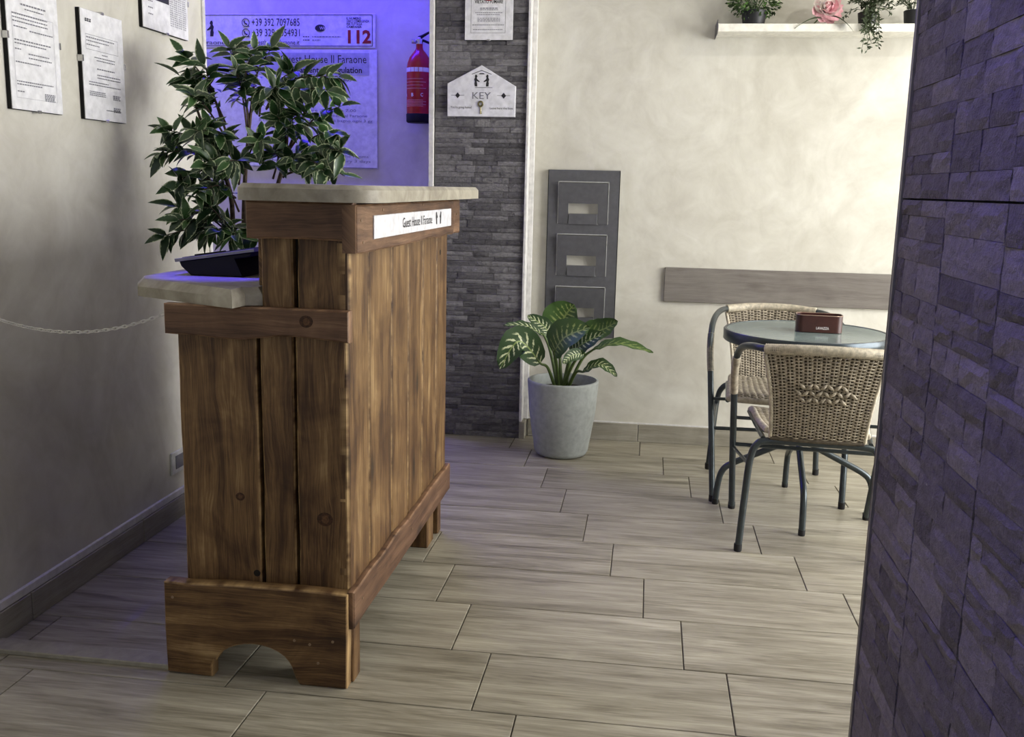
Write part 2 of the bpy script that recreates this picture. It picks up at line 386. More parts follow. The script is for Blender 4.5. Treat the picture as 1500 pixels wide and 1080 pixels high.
# slate: rough stone pieces laid in courses; a handful of shared shapes, scaled
stone_shapes = {'slate': [], 'slate_near': []}
for mt in stone_shapes:
    for q in range(8):
        m = MB(); nx, nz = 4, 3; vs = []; ids = {}
        for i in range(nx+1):
            for j in range(nz+1):
                e = i in (0, nx) or j in (0, nz)
                vs.append((i/nx-.5+(0 if i in (0, nx) else rnd.uniform(-.05, .05)), -1+(rnd.uniform(.10, .24) if e else rnd.uniform(-.08, .14)), j/nz-.5))
        fs = [(i*(nz+1)+j, (i+1)*(nz+1)+j, (i+1)*(nz+1)+j+1, i*(nz+1)+j+1) for i in range(nx) for j in range(nz)]
        b = len(vs); vs += [(-.5, 0, -.5), (.5, 0, -.5), (.5, 0, .5), (-.5, 0, .5)]
        bot = [i*(nz+1) for i in range(nx+1)]; top = [i*(nz+1)+nz for i in range(nx+1)]
        fs += [tuple(bot[::-1])+(b, b+1), tuple(top)+(b+2, b+3), tuple(range(nz, -1, -1))+(b, b+3), tuple(range(nx*(nz+1), nx*(nz+1)+nz+1))+(b+2, b+1)]
        stone_shapes[mt].append(m.add(vs, fs).mesh('stone', mt, 0))
def courses(u0, u1, v0, v1, hmin, hmax, lmin, lmax, cuts=()):
    v = v0
    while v < v1-1e-4:
        h = rnd.uniform(hmin, hmax)
        for c in cuts:
            if v < c-1e-4 and v+h > c-hmin*.6: h = c-v
        if v+h > v1-hmin*.6: h = v1-v
        u = u0
        while u < u1-1e-4:
            l = rnd.uniform(lmin, lmax)
            if u+l > u1-lmin*.7: l = u1-u
            yield u, u+l, v, v+h; u += l
        v += h
ws = struct(MB().box(-1.006, -.580, YS+.012, YR, 0, HC).build('wall_slate', 'stone_backing'), 'grey slate split-face stone panel')
XS0, XS1 = -1.003, -.580
rest = MB()
for (u0, u1, v0, v1) in courses(XS0, XS1, 0.0, HC, .020, .037, .055, .19):
    if v0 < 2.06:
        dpt = rnd.uniform(.013, .019)
        inst('stone', rnd.choice(stone_shapes['slate']), ws, ((u0+u1)/2, YS+.014, (v0+v1)/2), (0, 0, 0), (u1-u0-.0012, dpt, v1-v0-.0012))
    else: rest.box(u0+.0006, u1-.0006, YS-.002-rnd.uniform(0, .006), YS+.013, v0+.0006, v1-.0006, .003)
o = rest.build('upper_stones', 'slate', ws, 0); o['kind'] = 'stuff'
struct(MB().box(-1.030, -1.007, YS-.014, YR-.001, 0, HC, .002).build('trim_1', 'white_paint'), 'white corner strip left of the slate')
m = MB().box(-.579, -.566, YS-.014, YB, .085, HC, .002); m.box(-.566, -.545, YB-.02, YB, .085, HC, .002)
struct(m.build('trim_2', 'white_paint'), 'white corner strip right of the slate')
struct(MB().box(-.579, -.552, YS-.008, YB, 0, .084, .002).build('trim_3', 'tile_wood'))
struct(MB().box(XL-.002, XL+.008, 3.478, 3.498, .1, HC, .002).build('trim_4', 'white_paint'), 'white strip on the left wall end')

# near slate wall on the right with its big tiles
wp = struct(MB().box(XP+.012, XP+.16, Y0R, YP-.002, 0, HC).build('wall_near_slate', 'stone_backing'), 'dark slate-look wall close on the right')
MB().box(XP+.02, XP+.161, YP-.003, YP, 0, HC).build('end_face', 'white_paint', wp)
rest = MB()
ycols = [YP-.004, 1.318, 1.098, .88, .66, .44, .22, 0, -.22, -.44, -.66, Y0R]
zrows = [0, .155, .672, 1.188, 1.704, 2.22, HC]
for ci in range(len(ycols)-1):
    for ri in range(len(zrows)-1):
        a, b = ycols[ci+1]+.0011, ycols[ci]-.0011; c, d = zrows[ri]+.0011, zrows[ri+1]-.0011
        for (u0, u1, v0, v1) in courses(a, b, c, d, .022, .05, .05, .15):
            vis = .95 < u1 and v0 > (u0-.93)*.0+.0 and .42 < v1 < 1.50 and u0 < YP
            dpt = rnd.uniform(.0122, .0136)
            if vis:
                inst('stone', rnd.choice(stone_shapes['slate_near']), wp, (XP+.012, (u0+u1)/2, (v0+v1)/2), (0, 0, -PI/2), (u1-u0-.0005, dpt, v1-v0-.0005))
            else:
                rest.box(XP+.012-dpt*.95, XP+.013, u0+.0003, u1-.0003, v0+.0003, v1-.0003, .001)
o = rest.build('outer_stones', 'slate_near', wp, 0); o['kind'] = 'stuff'
m = MB().box(XP-.003, XP+.012, YP-.004, YP+.006, 0, HC, .001); m.box(XP-.003, XP+.165, YP, YP+.004, 0, HC, .001)
struct(m.build('trim_5', 'metal_trim'), 'metal edge strip of the near slate wall')

# blue led strips at the ceiling: they give the purple light
for (x0, x1, y0, lab) in ((-2.45, -1.25, 4.94, 'blue led strip on the ceiling in front of the reception wall'), (-.35, .55, 1.0, 'blue led strip on the ceiling beside the near slate wall')):
    t = thing('led_strip', lab, 'light', ((x0+x1)/2, y0, HC), PI/2 if x0 > -1 else 0, 'blue ceiling lights')
    l = (x1-x0)/2
    MB().box(-l, l, -.025, .025, -.03, 0, .003).build('profile', 'led_white', t); MB().box(-l+.01, l-.01, -.017, .017, -.038, -.029, .003).build('diffuser', 'led_blue', t)

# ------------------------------------------------------------------ reception counter
RC = Vector((-.88, 2.66, 0))
ct = thing('reception_counter', 'rustic brown plank reception counter with grey stone tops, two levels', 'counter', RC)
def cpart(m, name, mat, parent=None, smooth=30):
    o = m.build(name, mat, parent or ct, smooth)
    if not parent: o.location = -RC
    return o
def wavy(u0, u1, v, amp, n=14, seed=0):
    out = []
    for i in range(n+1):
        u = u0+(u1-u0)*i/n; out.append((u, v+amp*(mnoise.noise(Vector((u*7+seed, seed*3.1, 0)))*1.3+.35*mnoise.noise(Vector((u*26, seed, 3))))))
    return out
def plank_v(u0, u1, v0, v1, w0, w1, fr, mat='stained_wood', name='plank', amp=.0022, seed=1, ch=.0042):
    """vertical board with slightly wavering long edges"""
    L = [(u-0, v) for v, u in wavy(v0, v1, u0, amp, 10, seed)]; R = [(u, v) for v, u in wavy(v0, v1, u1, amp, 10, seed+5)]
    m = MB().prism(R+L[::-1], w0, w1, fr, ch, 'v'); return cpart(m, name, mat)
def plank_h(u0, u1, v0, v1, w0, w1, fr, mat='stained_wood', name='rail', ab=.006, at_=.002, seed=2):
    B = wavy(u0, u1, v0, ab, 18, seed); T = wavy(u0, u1, v1, at_, 18, seed+4)
    return cpart(MB().prism(B+T[::-1], w0, w1, fr, .004, 'u'), name, mat)
F = front(0)     # w is minus y
# carcass behind the boards
m = MB(); m.box(-1.07, -.69, 2.145, 2.16, .10, .90); m.box(-.865, -.69, 2.145, 2.16, .90, 1.14); m.box(-.70, -.688, 2.15, 3.20, .10, 1.14)
cpart(m, 'carcass', 'dark_gap')
m = MB(); m.box(-.89, -.872, 2.15, 3.2, .955, 1.148, .002, 'y'); cpart(m, 'upper_back_board', 'stained_wood')
m = MB(); m.box(-1.075, -1.055, 2.15, 3.18, .03, .905, .002, 'z'); cpart(m, 'desk_side', 'stained_wood')  # unseen board, lengthened to keep blue light off the floor
m = MB(); m.box(-1.075, -.75, 3.185, 3.205, .006, .905, .002, 'z'); m.box(-.885, -.69, 3.185, 3.205, .905, 1.146, .002, 'z'); cpart(m, 'end_board', 'stained_wood')  # unseen board, carried down to the floor to block blue light
# camera-side end: three boards, rails, arched foot
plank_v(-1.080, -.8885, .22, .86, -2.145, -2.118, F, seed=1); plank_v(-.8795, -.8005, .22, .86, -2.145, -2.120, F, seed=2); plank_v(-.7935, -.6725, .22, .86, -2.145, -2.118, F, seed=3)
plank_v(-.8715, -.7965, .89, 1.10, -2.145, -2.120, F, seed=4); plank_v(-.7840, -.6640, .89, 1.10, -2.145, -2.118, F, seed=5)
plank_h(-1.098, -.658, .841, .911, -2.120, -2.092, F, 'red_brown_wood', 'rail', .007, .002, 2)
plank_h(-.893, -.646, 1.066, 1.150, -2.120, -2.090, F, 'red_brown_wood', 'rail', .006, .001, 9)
arch = [(-1.122, .004), (-1.006, .0), (-1.006, .030), (-1.000, .046)]
for i in range(13):
    a = PI*(.93-.86*i/12); arch.append((-.900+.098*math.cos(a), .030+.064*math.sin(a)))
arch += [(-.795, .016), (-.784, .0), (-.667, .0)]
arch += [(-.664, .12)]+wavy(-1.122, -.664, .240, .005, 16, 12)[::-1]+[(-1.124, .12)]
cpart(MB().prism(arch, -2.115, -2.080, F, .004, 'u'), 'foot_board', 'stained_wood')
# customer side: six boards, fascia with the name plate, low rail
Rr = right(0)
yb = [2.118, 2.286, 2.500, 2.682, 2.860, 3.052, 3.215]
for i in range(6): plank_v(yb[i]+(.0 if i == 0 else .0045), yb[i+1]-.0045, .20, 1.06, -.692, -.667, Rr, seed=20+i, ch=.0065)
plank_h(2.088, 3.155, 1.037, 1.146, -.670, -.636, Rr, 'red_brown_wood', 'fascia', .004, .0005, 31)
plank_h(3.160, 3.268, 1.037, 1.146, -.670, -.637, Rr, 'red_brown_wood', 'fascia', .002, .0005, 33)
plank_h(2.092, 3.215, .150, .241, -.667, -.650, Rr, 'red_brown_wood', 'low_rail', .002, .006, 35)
for b in ((-.80, -.660, 2.116, 2.17), (-.745, -.685, 3.02, 3.11), (-.745, -.680, 3.16, 3.205), (-1.07, -1.0, 3.12, 3.18)):
    cpart(MB().box(*b, 0, .17, .003, 'z'), 'foot', 'stained_wood')
def tabletop(out, z0, z1, b, name):
    n = len(out); a = sum(out[i][0]*out[(i+1) % n][1]-out[(i+1) % n][0]*out[i][1] for i in range(n))
    m = MB().prism(out, z0, z1, up(0), b); return cpart(m, name, 'slab_stone', smooth=40)
def rough(pts, step=.05, amp=.004, seed=0):
    out = []
    for i in range(len(pts)):
        p, q = Vector(pts[i]), Vector(pts[(i+1) % len(pts)]); n = max(1, int((q-p).length/step)); d = (q-p).normalized(); nr = Vector((-d.y, d.x))
        for j in range(n):
            c = p+(q-p)*j/n; out.append(tuple(c+nr*(amp*mnoise.noise(Vector((c.x*9, c.y*9, seed))))))
    return out
tabletop(rough([(-.897, 2.066), (-.70, 2.048), (-.632, 2.060), (-.598, 2.098), (-.589, 2.17), (-.586, 3.34), (-.61, 3.36), (-.905, 3.36), (-.91, 2.09)], .06, .004, 3), 1.151, 1.1885, .010, 'counter_top')
tabletop(rough([(-.914, 2.052), (-.908, 2.112), (-.872, 2.124), (-.872, 3.20), (-1.08, 3.20), (-1.11, 2.92), (-1.235, 2.92), (-1.262, 2.55), (-1.268, 2.29), (-1.222, 2.205)], .06, .005, 5), .912, .953, .017, 'desk_top')
pl = cpart(MB().box(-.637, -.632, 2.213, 3.10, 1.066, 1.1205, .001), 'name_plate', 'acrylic')
def plate_child(o):
    o.rotation_euler = (0, 0, PI/2); o.location = (-.632, 0, 0); return o
plate_child(lettering('Guest House Il Faraone', 2.475, 1.083, .025, pl, 'ink', width=.345))
for sx in (0, 1):
    m = MB(); x = 2.875+.065*sx; q = 1-2*sx
    m.add([(x, -.0012, 1.078), (x+q*.012, -.0012, 1.078), (x+q*.010, -.0012, 1.095), (x+q*.02, -.0012, 1.099), (x+q*.010, -.0012, 1.107), (x+q*.006, -.0012, 1.115), (x-q*.004, -.0012, 1.112), (x-q*.003, -.0012, 1.095)], [tuple(range(8))])
    plate_child(m.build('logo_figure', 'ink', pl, 0))
for (y, z) in ((2.12, 1.112), (2.135, 1.062), (2.30, 1.132), (2.72, 1.137), (3.21, 1.10), (2.16, .20), (2.66, .20), (3.14, .20)):
    fx = -.636 if z > .5 else -.650
    cpart(MB().tube([(fx-.004, y, z), (fx+.0012, y, z)], .0035, 8), 'screw', 'screw')
for (x, z) in ((-.795, .115), (-.757, .108), (-.737, .062), (-.70, .12), (-1.10, .20)):
    cpart(MB().tube([(x, -.0+2.084, z), (x, 2.0785, z)], .0034, 8), 'screw', 'screw')
cpart(MB().tube([(-.900, 2.125, .262), (-.900, 2.1172, .262)], .0085, 12), 'knot_hole', 'dark_gap')
plain('knot_dark', (62, 40, 24), .6, 0, .3, .3, 200); plain('knot_mid', (88, 60, 37), .6, 0, .3, .2, 200)
for (x, z, r_, yy) in ((-.937, .452, .010, 2.1176), (-.728, .410, .017, 2.1176), (-.757, .884, .014, 2.0916)):
    kn = MB()
    kn.add([(x+r_*math.cos(2*PI*i/20)*1.15, yy, z+r_*math.sin(2*PI*i/20)) for i in range(20)]+[(x, yy-.0010, z)], [(i, (i+1) % 20, 20) for i in range(20)])
    kk_ = cpart(kn, 'knot', 'knot_dark'); 
    kn = MB(); kn.add([(x+.55*r_*math.cos(2*PI*i/16)+.001, yy-.0008, z+.6*r_*math.sin(2*PI*i/16)) for i in range(16)]+[(x, yy-.0016, z)], [(i, (i+1) % 16, 16) for i in range(16)])
    kn.build('knot_core', 'knot_mid', kk_)
cpart(MB().tube([(-.675, 3.10, .98), (-.6665, 3.10, .98)], .009, 10), 'knot_hole', 'dark_gap')

# ------------------------------------------------------------------ chain from the counter to the left wall
ch = thing('barrier_chain', 'thin white plastic chain hung from left wall to counter', 'chain', (-1.10, 2.11, .888))
A, Bp = Vector((XL, 2.09, .905)), Vector((-1.103, 2.105, .886)); N = 46; pts = []
for i in range(N+1):
    t = i/N; p = A.lerp(Bp, t); p.z -= .061*4*t*(1-t)*1.0; pts.append(p)
link = []
for i in range(16):
    a = 2*PI*i/16; link.append((math.cos(a)*.0085, math.sin(a)*.0036, 0))
lm = MB().tube(link+[link[0]], .0011, 5, False).mesh('chain_link', 'chain_plastic', 60)
for i in range(N):
    a, b = pts[i], pts[i+1]; d = (b-a).normalized(); q = d.to_track_quat('X', 'Z').to_euler(); q2 = (d.to_track_quat('X', 'Z').to_matrix() @ Matrix.Rotation(PI/2*(i % 2)+.4, 3, 'X')).to_euler()
    inst('chain_link', lm, ch, (a+b)/2-ch.location, q2)
MB().tube([Vector((XL, 2.09, .905))-ch.location, Vector((XL+.012, 2.09, .905))-ch.location], .006, 10).build('wall_hook', 'chrome', ch)

# ------------------------------------------------------------------ desk terminal on the lower top
tm = thing('desk_terminal', 'black wedge-shaped desk terminal with tilted screen on lower stone top', 'terminal', (-1.075, 2.43, .9535))
MB().prism([(-.075, .0), (.065, .0), (.045, .045), (.085, .052), (.09, .063), (-.105, .034), (-.100, .022)], -.09, .09, front(0), .003).build('body', 'black_plastic', tm)
MB().prism([(-.112, .033), (.10, .0655), (.0985, .0735), (-.1135, .041)], -.098, .098, front(0), .001).build('bezel', 'device_rim', tm)
MB().prism([(-.098, .0437), (.088, .0723), (.0878, .0735), (-.0982, .0449)], -.085, .085, front(0), 0).build('screen', 'black_plastic', tm)
MB().prism([(-.06, .0496), (.02, .0619), (.0193, .0662), (-.0607, .0539)], .086, .094, front(0), 0).build('button_strip', 'black_plastic', tm)

# ------------------------------------------------------------------ metal strip on the floor left of the counter
MBs = MB().box(XL+.014, -1.126, 2.096, 2.158, -.001, .012, .002)
plain('strip_grey', (150, 145, 132), .6)
tag(MBs.build('threshold_strip', 'strip_grey'), 'flat grey metal strip on the floor between wall and counter', 'floor strip')
# wall socket
so = thing('wall_socket', 'white wall socket low on the left wall behind the counter', 'socket', (XL, 3.17, .205), PI/2)
MB().box(-.06, .06, -.008, 0, -.04, .04, .003).build('cover_plate', 'white_plastic', so); MB().box(-.034, .034, -.010, -.007, -.024, .024, .001).build('insert', 'device_rim', so)

# ------------------------------------------------------------------ notices in clip frames on the left wall
def clip_frame(y0, y1, z0, z1, label, kind):
    t = thing('clip_frame', label, 'notice', (XL, (y0+y1)/2, z0), PI/2, 'clip-framed documents on the left wall'); w = (y1-y0)/2; h = z1-z0
    MB().box(-w, w, -.012, 0, 0, h, .001).build('backing', 'black_plastic', t)
    pg = MB().box(-w+.001, w-.001, -.0145, -.0118, .001, h-.001, .0005).build('sheet', 'paper', t)
    for (x, z, sx, sz) in ((0, 0, .008, .004), (0, h, .008, .004), (-w, h*.55, .003, .009), (w, h*.55, .003, .009)):
        MB().box(x-sx, x+sx, -.018, 0, z-sz, z+sz, .001).build('clip', 'chrome', t)
    Y = -.0152
    if kind == 0:
        R = [(-.05, .055, .262, .004), (-.035, .045, .252, .003)]+[(-.088, .06, .236-.009*i, .003) for i in range(3)]+[(-.085, -.03, .205, .003), (-.02, .08, .200, .003), (-.085, .07, .172, .0035), (-.085, .05, .164, .003), (-.085, -.06, .150, .003), (-.03, .06, .142, .003), (-.03, .07, .132, .003), (-.085, .02, .118, .003), (-.085, .07, .070, .003), (-.085, .02, .063, .003), (-.085, -.055, .045, .003)]
        print_lines(R, pg, 'grey_ink', Y); print_lines([(.03, .075, .030+.004*i, .003) for i in range(5)], pg, 'grey_ink', Y, 'stamp')
        frame_lines(-.09, .085, .03, .24, .0008, pg, 'faint_ink', Y)
    elif kind == 1:
        R = [(-.088, .06, .228, .0035), (-.088, .03, .219, .003), (-.088, -.02, .208, .003), (-.01, .02, .186, .003), (-.05, .06, .176, .003), (-.04, .06, .168, .003), (-.04, .055, .144, .0035), (-.04, .085, .127, .003), (-.04, .085, .119, .003), (-.085, .02, .105, .003), (-.085, .085, .098, .003), (.0, .085, .030, .003)]+[(-.085, 0, .078-.005*i, .003) for i in range(3)]
        print_lines(R, pg, 'grey_ink', Y); frame_lines(-.092, .08, .196, .238, .001, pg, 'grey_ink', Y); print_lines([(-.09, -.06, .272+.005*i, .004) for i in range(2)], pg, 'ink', Y, 'crest')
        print_lines([(.04, .08, .028+.005*i, .004) for i in range(3)], pg, 'grey_ink', Y, 'stamp'); print_lines([(.04, .08, .064+.005*i, .004) for i in range(3)], pg, 'grey_ink', Y, 'stamp')
    else:
        MB().box(-.10, .02, Y-.0002, Y, .095, .135, 0).build('photo', 'ink', pg)
        R = []
        for c in range(4): R += [(.025+.03*c, .05+.03*c, .03+.007*i, .004) for i in range(18)]
        print_lines(R, pg, 'faint_ink', Y); print_lines([(-.12, -.09, .085-.02*i, .004) for i in range(3)], pg, 'grey_ink', Y)
    return t
clip_frame(2.352, 2.572, 1.360, 1.690, 'white framed document with a stamp, leftmost and nearest on left wall', 0)
clip_frame(2.680, 2.905, 1.358, 1.664, 'white framed document with boxed text, middle one of three on left wall', 1)
clip_frame(3.034, 3.345, 1.666, 1.886, 'white framed sheet with dark photo, highest and farthest on left wall', 2)

# ------------------------------------------------------------------ boards on the blue-lit wall
RS = 1.1185
def board(name, label, cat, x0, x1, z0, z1, y, th=.006, mat='acrylic'):
    t = thing(name, label, cat, (x0*RS, YR-.009, EYE+(z0-EYE)*RS)); t.scale = (RS, RS, RS); MB().box(0, x1-x0, 0, th, 0, z1-z0, .0015).build('panel', mat, t); return t
bx0 = -2.30
b1 = board('contact_board', 'wide white contact board with phone numbers on the blue-lit wall', 'sign', bx0, -1.305, 1.815, 1.968, YB-.006)
P = lambda x: x-bx0
frame_lines(.01, P(-1.318), .006, .148, .003, b1, 'ink')
lettering('+39 392 7097685', P(-1.905), .098, .033, b1, width=.235); lettering('+39 329 8054931', P(-1.905), .051, .033, b1, width=.235)
lettering('www.guesthouseilfaraone.it', P(-1.962), .013, .022, b1, width=.29)
for z in (.098, .051):
    m = MB(); c = (P(-1.935), z+.015)
    ring = [(c[0]+.018*math.cos(2*PI*i/20), -.0013, c[1]+.018*math.sin(2*PI*i/20)) for i in range(21)]
    m.tube(ring, .0014, 5, False); m.tube([(c[0]-.007, -.0013, c[1]+.008), (c[0]-.004, -.0013, c[1]-.003), (c[0]+.007, -.0013, c[1]-.008)], .003, 6); m.tube([(c[0]+.012, -.0013, c[1]-.012), (c[0]+.018, -.0013, c[1]-.018), (c[0]+.0, -.0013, c[1]-.018)], .0014, 5)
    m.build('phone_icon', 'ink', b1)
m = MB(); cx, cz = P(-1.562), .088
m.add([(cx-.028+.028*.0+.026*math.cos(2*PI*i/20)+.02, -.0013, cz+.016*math.sin(2*PI*i/20)) for i in range(20)], [tuple(range(20))]); m.build('wifi_emblem', 'ink', b1, 0)
lettering('WiFi', P(-1.573), .081, .014, b1, 'acrylic', width=.035, y=-.0018)
print_lines([(P(-1.655), P(-1.62), .047, .004), (P(-1.655), P(-1.62), .032, .004)], b1, 'ink'); print_lines([(P(-1.61), P(-1.47), .047, .004), (P(-1.61), P(-1.57), .032, .004)], b1, 'grey_ink')
for i, (s, w) in enumerate((('IL NUMERO', .07), ("UNICO D'EMERGENZA", .108), ('PER TUTTA LA', .075), ('CAMPANIA', .073))): lettering(s, P(-1.443), .126-.0125*i, .010, b1, width=w, bold=.02)
lettering('112', P(-1.437), .022, .055, b1, 'red_ink', width=.112, bold=.035)
def deity(m, x, z, h, s):
    pts = [(-.10, 0), (.12, 0), (.10, .28), (.04, .45), (.30, .36), (.33, .42), (.10, .62), (.07, .74), (.13, .82), (.06, .97), (-.05, 1), (-.10, .86), (-.08, .74), (-.16, .60), (-.10, .40), (-.14, .25)]
    m.add([(x+s*a*h, -.0013, z+b*h) for a, b in pts], [tuple(range(len(pts)))])
for xx, ss in ((-2.105, -1), (-2.18, 1)): m = MB(); deity(m, P(xx), .05, .072, ss); m.build('logo_figure', 'ink', b1, 0)
lettering('Il Faraone', P(-2.20), .013, .020, b1, width=.16)
b2 = board('regulation_board', 'large white house regulation board behind the leafy tree', 'sign', -2.30, -1.297, 1.262, 1.806, YB-.009)
MB().box(P(-2.28), P(-1.335), -.0008, 0, .428, .530, 0).build('title_band', 'band_grey', b2)
lettering('Guest House Il Faraone', P(-1.768), .484, .036, b2, width=.42); lettering('Regolamento', P(-1.755), .440, .026, b2, width=.195, bold=.02); lettering('Regulation', P(-1.525), .440, .026, b2, width=.155, bold=.02)
lettering('Chiama il B&B +39 392 7097685', P(-1.80), .402, .018, b2, width=.38)
rows = [('Non sono ammessi ospiti non registrati', .350, -1.86, .40), ('No guest allowed', .328, -1.86, .26), ('Non fumare in questo ambiente', .306, -1.86, .33),
        ('Silenzio dalle ore 22.00 alle 7.00', .262, -1.80, .40), ('Si prega di non disturbare le camere al Faraone', .238, -1.86, .515), ('Il cambio della biancheria e dei teli bagno ogni 3 gg', .215, -1.88, .56),
        ('Silence from 10 pm to 7 am', .072, -1.72, .28), ('Please respect the cleaning for the rooms', .050, -1.84, .50), ('The linen and bath towels every 3 days', .028, -1.84, .51)]
for s, z, x, w in rows: lettering(s, P(x), z, .0125, b2, 'grey_ink', width=w)
MB().box(.003, P(-1.30), -.0006, 0, .002, .005, 0).build('border_line', 'grey_ink', b2)

# notices on the slate panel
ns = thing('no_smoking_notice', 'white framed no-smoking notice on the grey slate panel', 'notice', (-.757, YS-.012, 1.838))
MB().box(-.110, .110, 0, .014, 0, .31, .001).build('backing', 'black_plastic', ns); pg = MB().box(-.109, .109, -.003, .001, .001, .309, .0005).build('sheet', 'paper', ns)
Y = -.0035
frame_lines(-.082, .075, .031, .29, .0012, pg, 'ink', Y); lettering('VIETATO FUMARE', -.066, .158, .014, pg, width=.128, y=Y, bold=.02)
m = MB(); c = (-.003, .215); ring = [(c[0]+.042*math.cos(2*PI*i/28), Y, c[1]+.042*math.sin(2*PI*i/28)) for i in range(29)]; m.tube(ring, .005, 6, False); m.tube([(c[0]-.03, Y, c[1]+.03), (c[0]+.03, Y, c[1]-.03)], .005, 6); m.build('prohibition_sign', 'red_ink', pg)
MB().box(-.032, .02, Y, Y+.0004, .21, .22, 0).build('cigarette', 'ink', pg)
print_lines([(-.04, .04, .135, .004), (-.04, .04, .129, .003), (-.062, .062, .116, .003), (-.055, .05, .108, .003)], pg, 'grey_ink', Y); print_lines([(-.052, .05, .080+.006*i, .004) for i in range(3)], pg, 'faint_ink', Y)
print_lines([(-.075, .072, .064, .003), (-.072, .062, .044, .003)], pg, 'grey_ink', Y)
for (x, z) in ((0, 0), (0, .31)): MB().box(x-.008, x+.008, -.006, .014, z-.003, z+.004, .001).build('clip', 'chrome', ns)
ks = thing('key_drop_sign', 'white house-shaped key sign on the grey slate panel', 'sign', (-.785, YS-.012, 1.504))
MB().prism([(-.157, 0), (.155, 0), (.156, .135), (-.001, .226), (-.158, .145)], -.012, .006, front(0), .002).build('plaque', 'acrylic', ks)
Y = -.0068
lettering('KEY', -.042, .078, .030, ks, 'grey_ink', width=.085, y=Y)
m = MB(); deity(m, -.026, .133, .052, 1); deity(m, .026, .133, .052, -1)
m.v = [(a, Y, b) for a, _, b in m.v]; m.tube([(-.045, Y, .186), (0, Y, .203), (.045, Y, .186)], .0012, 5); m.tube([(-.03, Y, .128), (.05, Y, .128)], .0008, 5); m.add([(-.014, Y, .186), (.014, Y, .186), (.009, Y, .191), (-.009, Y, .191)], [(0, 1, 2, 3)]); m.build('logo', 'ink', ks, 0)
for x in (-.110, .102):
    m = MB(); m.add([(x, Y, .080), (x+.011, Y, .093), (x, Y, .106), (x-.011, Y, .093)], [(0, 1, 2, 3)]); m.tube([(x-.03, Y, .094), (x+.03, Y, .094)], .0008, 5); m.build('diamond', 'ink', ks, 0)
lettering("You're going home?", -.142, .036, .010, ks, 'ink', width=.098, y=Y); lettering('Leave here the keys', .040, .033, .010, ks, 'ink', width=.105, y=Y)
ky = MB(); ring = [(-.003+.010*math.cos(2*PI*i/14), Y-.002, .056+.011*math.sin(2*PI*i/14)) for i in range(15)]; ky.tube(ring, .004, 6, False); ky.tube([(-.003, Y-.002, .047), (-.003, Y-.002, .012)], .0026, 6); ky.box(-.003, .004, Y-.003, Y-.001, .013, .017); ky.box(-.003, .003, Y-.003, Y-.001, .020, .023)
ky.build('key', 'brass', ks)

# ------------------------------------------------------------------ fire extinguisher
fe = thing('fire_extinguisher', 'small red fire extinguisher with black base hung on the blue-lit wall', 'extinguisher', (-1.082*RS, YR-.071, EYE+(1.474-EYE)*RS))
fe.scale = (RS, RS, RS)
MB().lathe([(0, .03), (.056, .03), (.058, .034), (.058, .245), (.055, .265), (.046, .290), (.030, .312), (.018, .326), (.0155, .335), (.0155, .352), (0, .352)], 36).build('cylinder', 'red_paint', fe, 50)
MB().lathe([(0, 0), (.053, 0), (.059, .006), (.0595, .038), (.0585, .040), (.03, .040)], 36).build('base_cap', 'black_plastic', fe)
def curved(m, a0, a1, z0, z1, r=.0586):
    n = 10
    m.add([(r*math.cos(a0+(a1-a0)*i/n), r*math.sin(a0+(a1-a0)*i/n), z) for z in (z0, z1) for i in range(n+1)], [(i, i+1, n+2+i, n+1+i) for i in range(n)])
m = MB(); curved(m, -PI, 0, .224, .243); m.build('label_band', 'label_white', fe, 60)
m = MB()
for i in range(9):
    z = .072+.0065*i if i < 5 else .150+.014*(i-5); curved(m, -PI*.83, -PI*(.25 if i % 2 else .33), z, z+.0018, .0588)
m.build('print', 'label_pink', fe, 60)
for s, a in (('A', -PI*.84), ('B', -PI*.60), ('C', -PI*.36)):
    o = lettering(s, -.006, .115, .015, fe, 'label_white', width=.011, y=-.0592, bold=.02); o.rotation_euler = (0, 0, a+PI/2)
m = MB().lathe([(0, .350), (.017, .350), (.017, .372), (.010, .380), (0, .380)], 16); m.tube([(-.012, 0, .362), (-.034, -.01, .362)], .010, 10); m.build('valve', 'chrome', fe)
MB().tube([(-.004, 0, .378), (.012, 0, .384), (.046, -.002, .402)], [.008, .007, .005], 8).build('lever', 'black_plastic', fe)
MB().tube([(.0, 0, .366), (.02, 0, .366), (.058, -.002, .350)], [.007, .006, .005], 8).build('handle', 'black_plastic', fe)
MB().lathe([(0, 0), (.011, 0), (.011, .008), (0, .008)], 12, (-.022, -.02, .355)).build('gauge', 'chrome', fe)
MB().box(-.03, .03, .055, .065, .20, .26, .002).build('wall_bracket', 'black_plastic', fe)

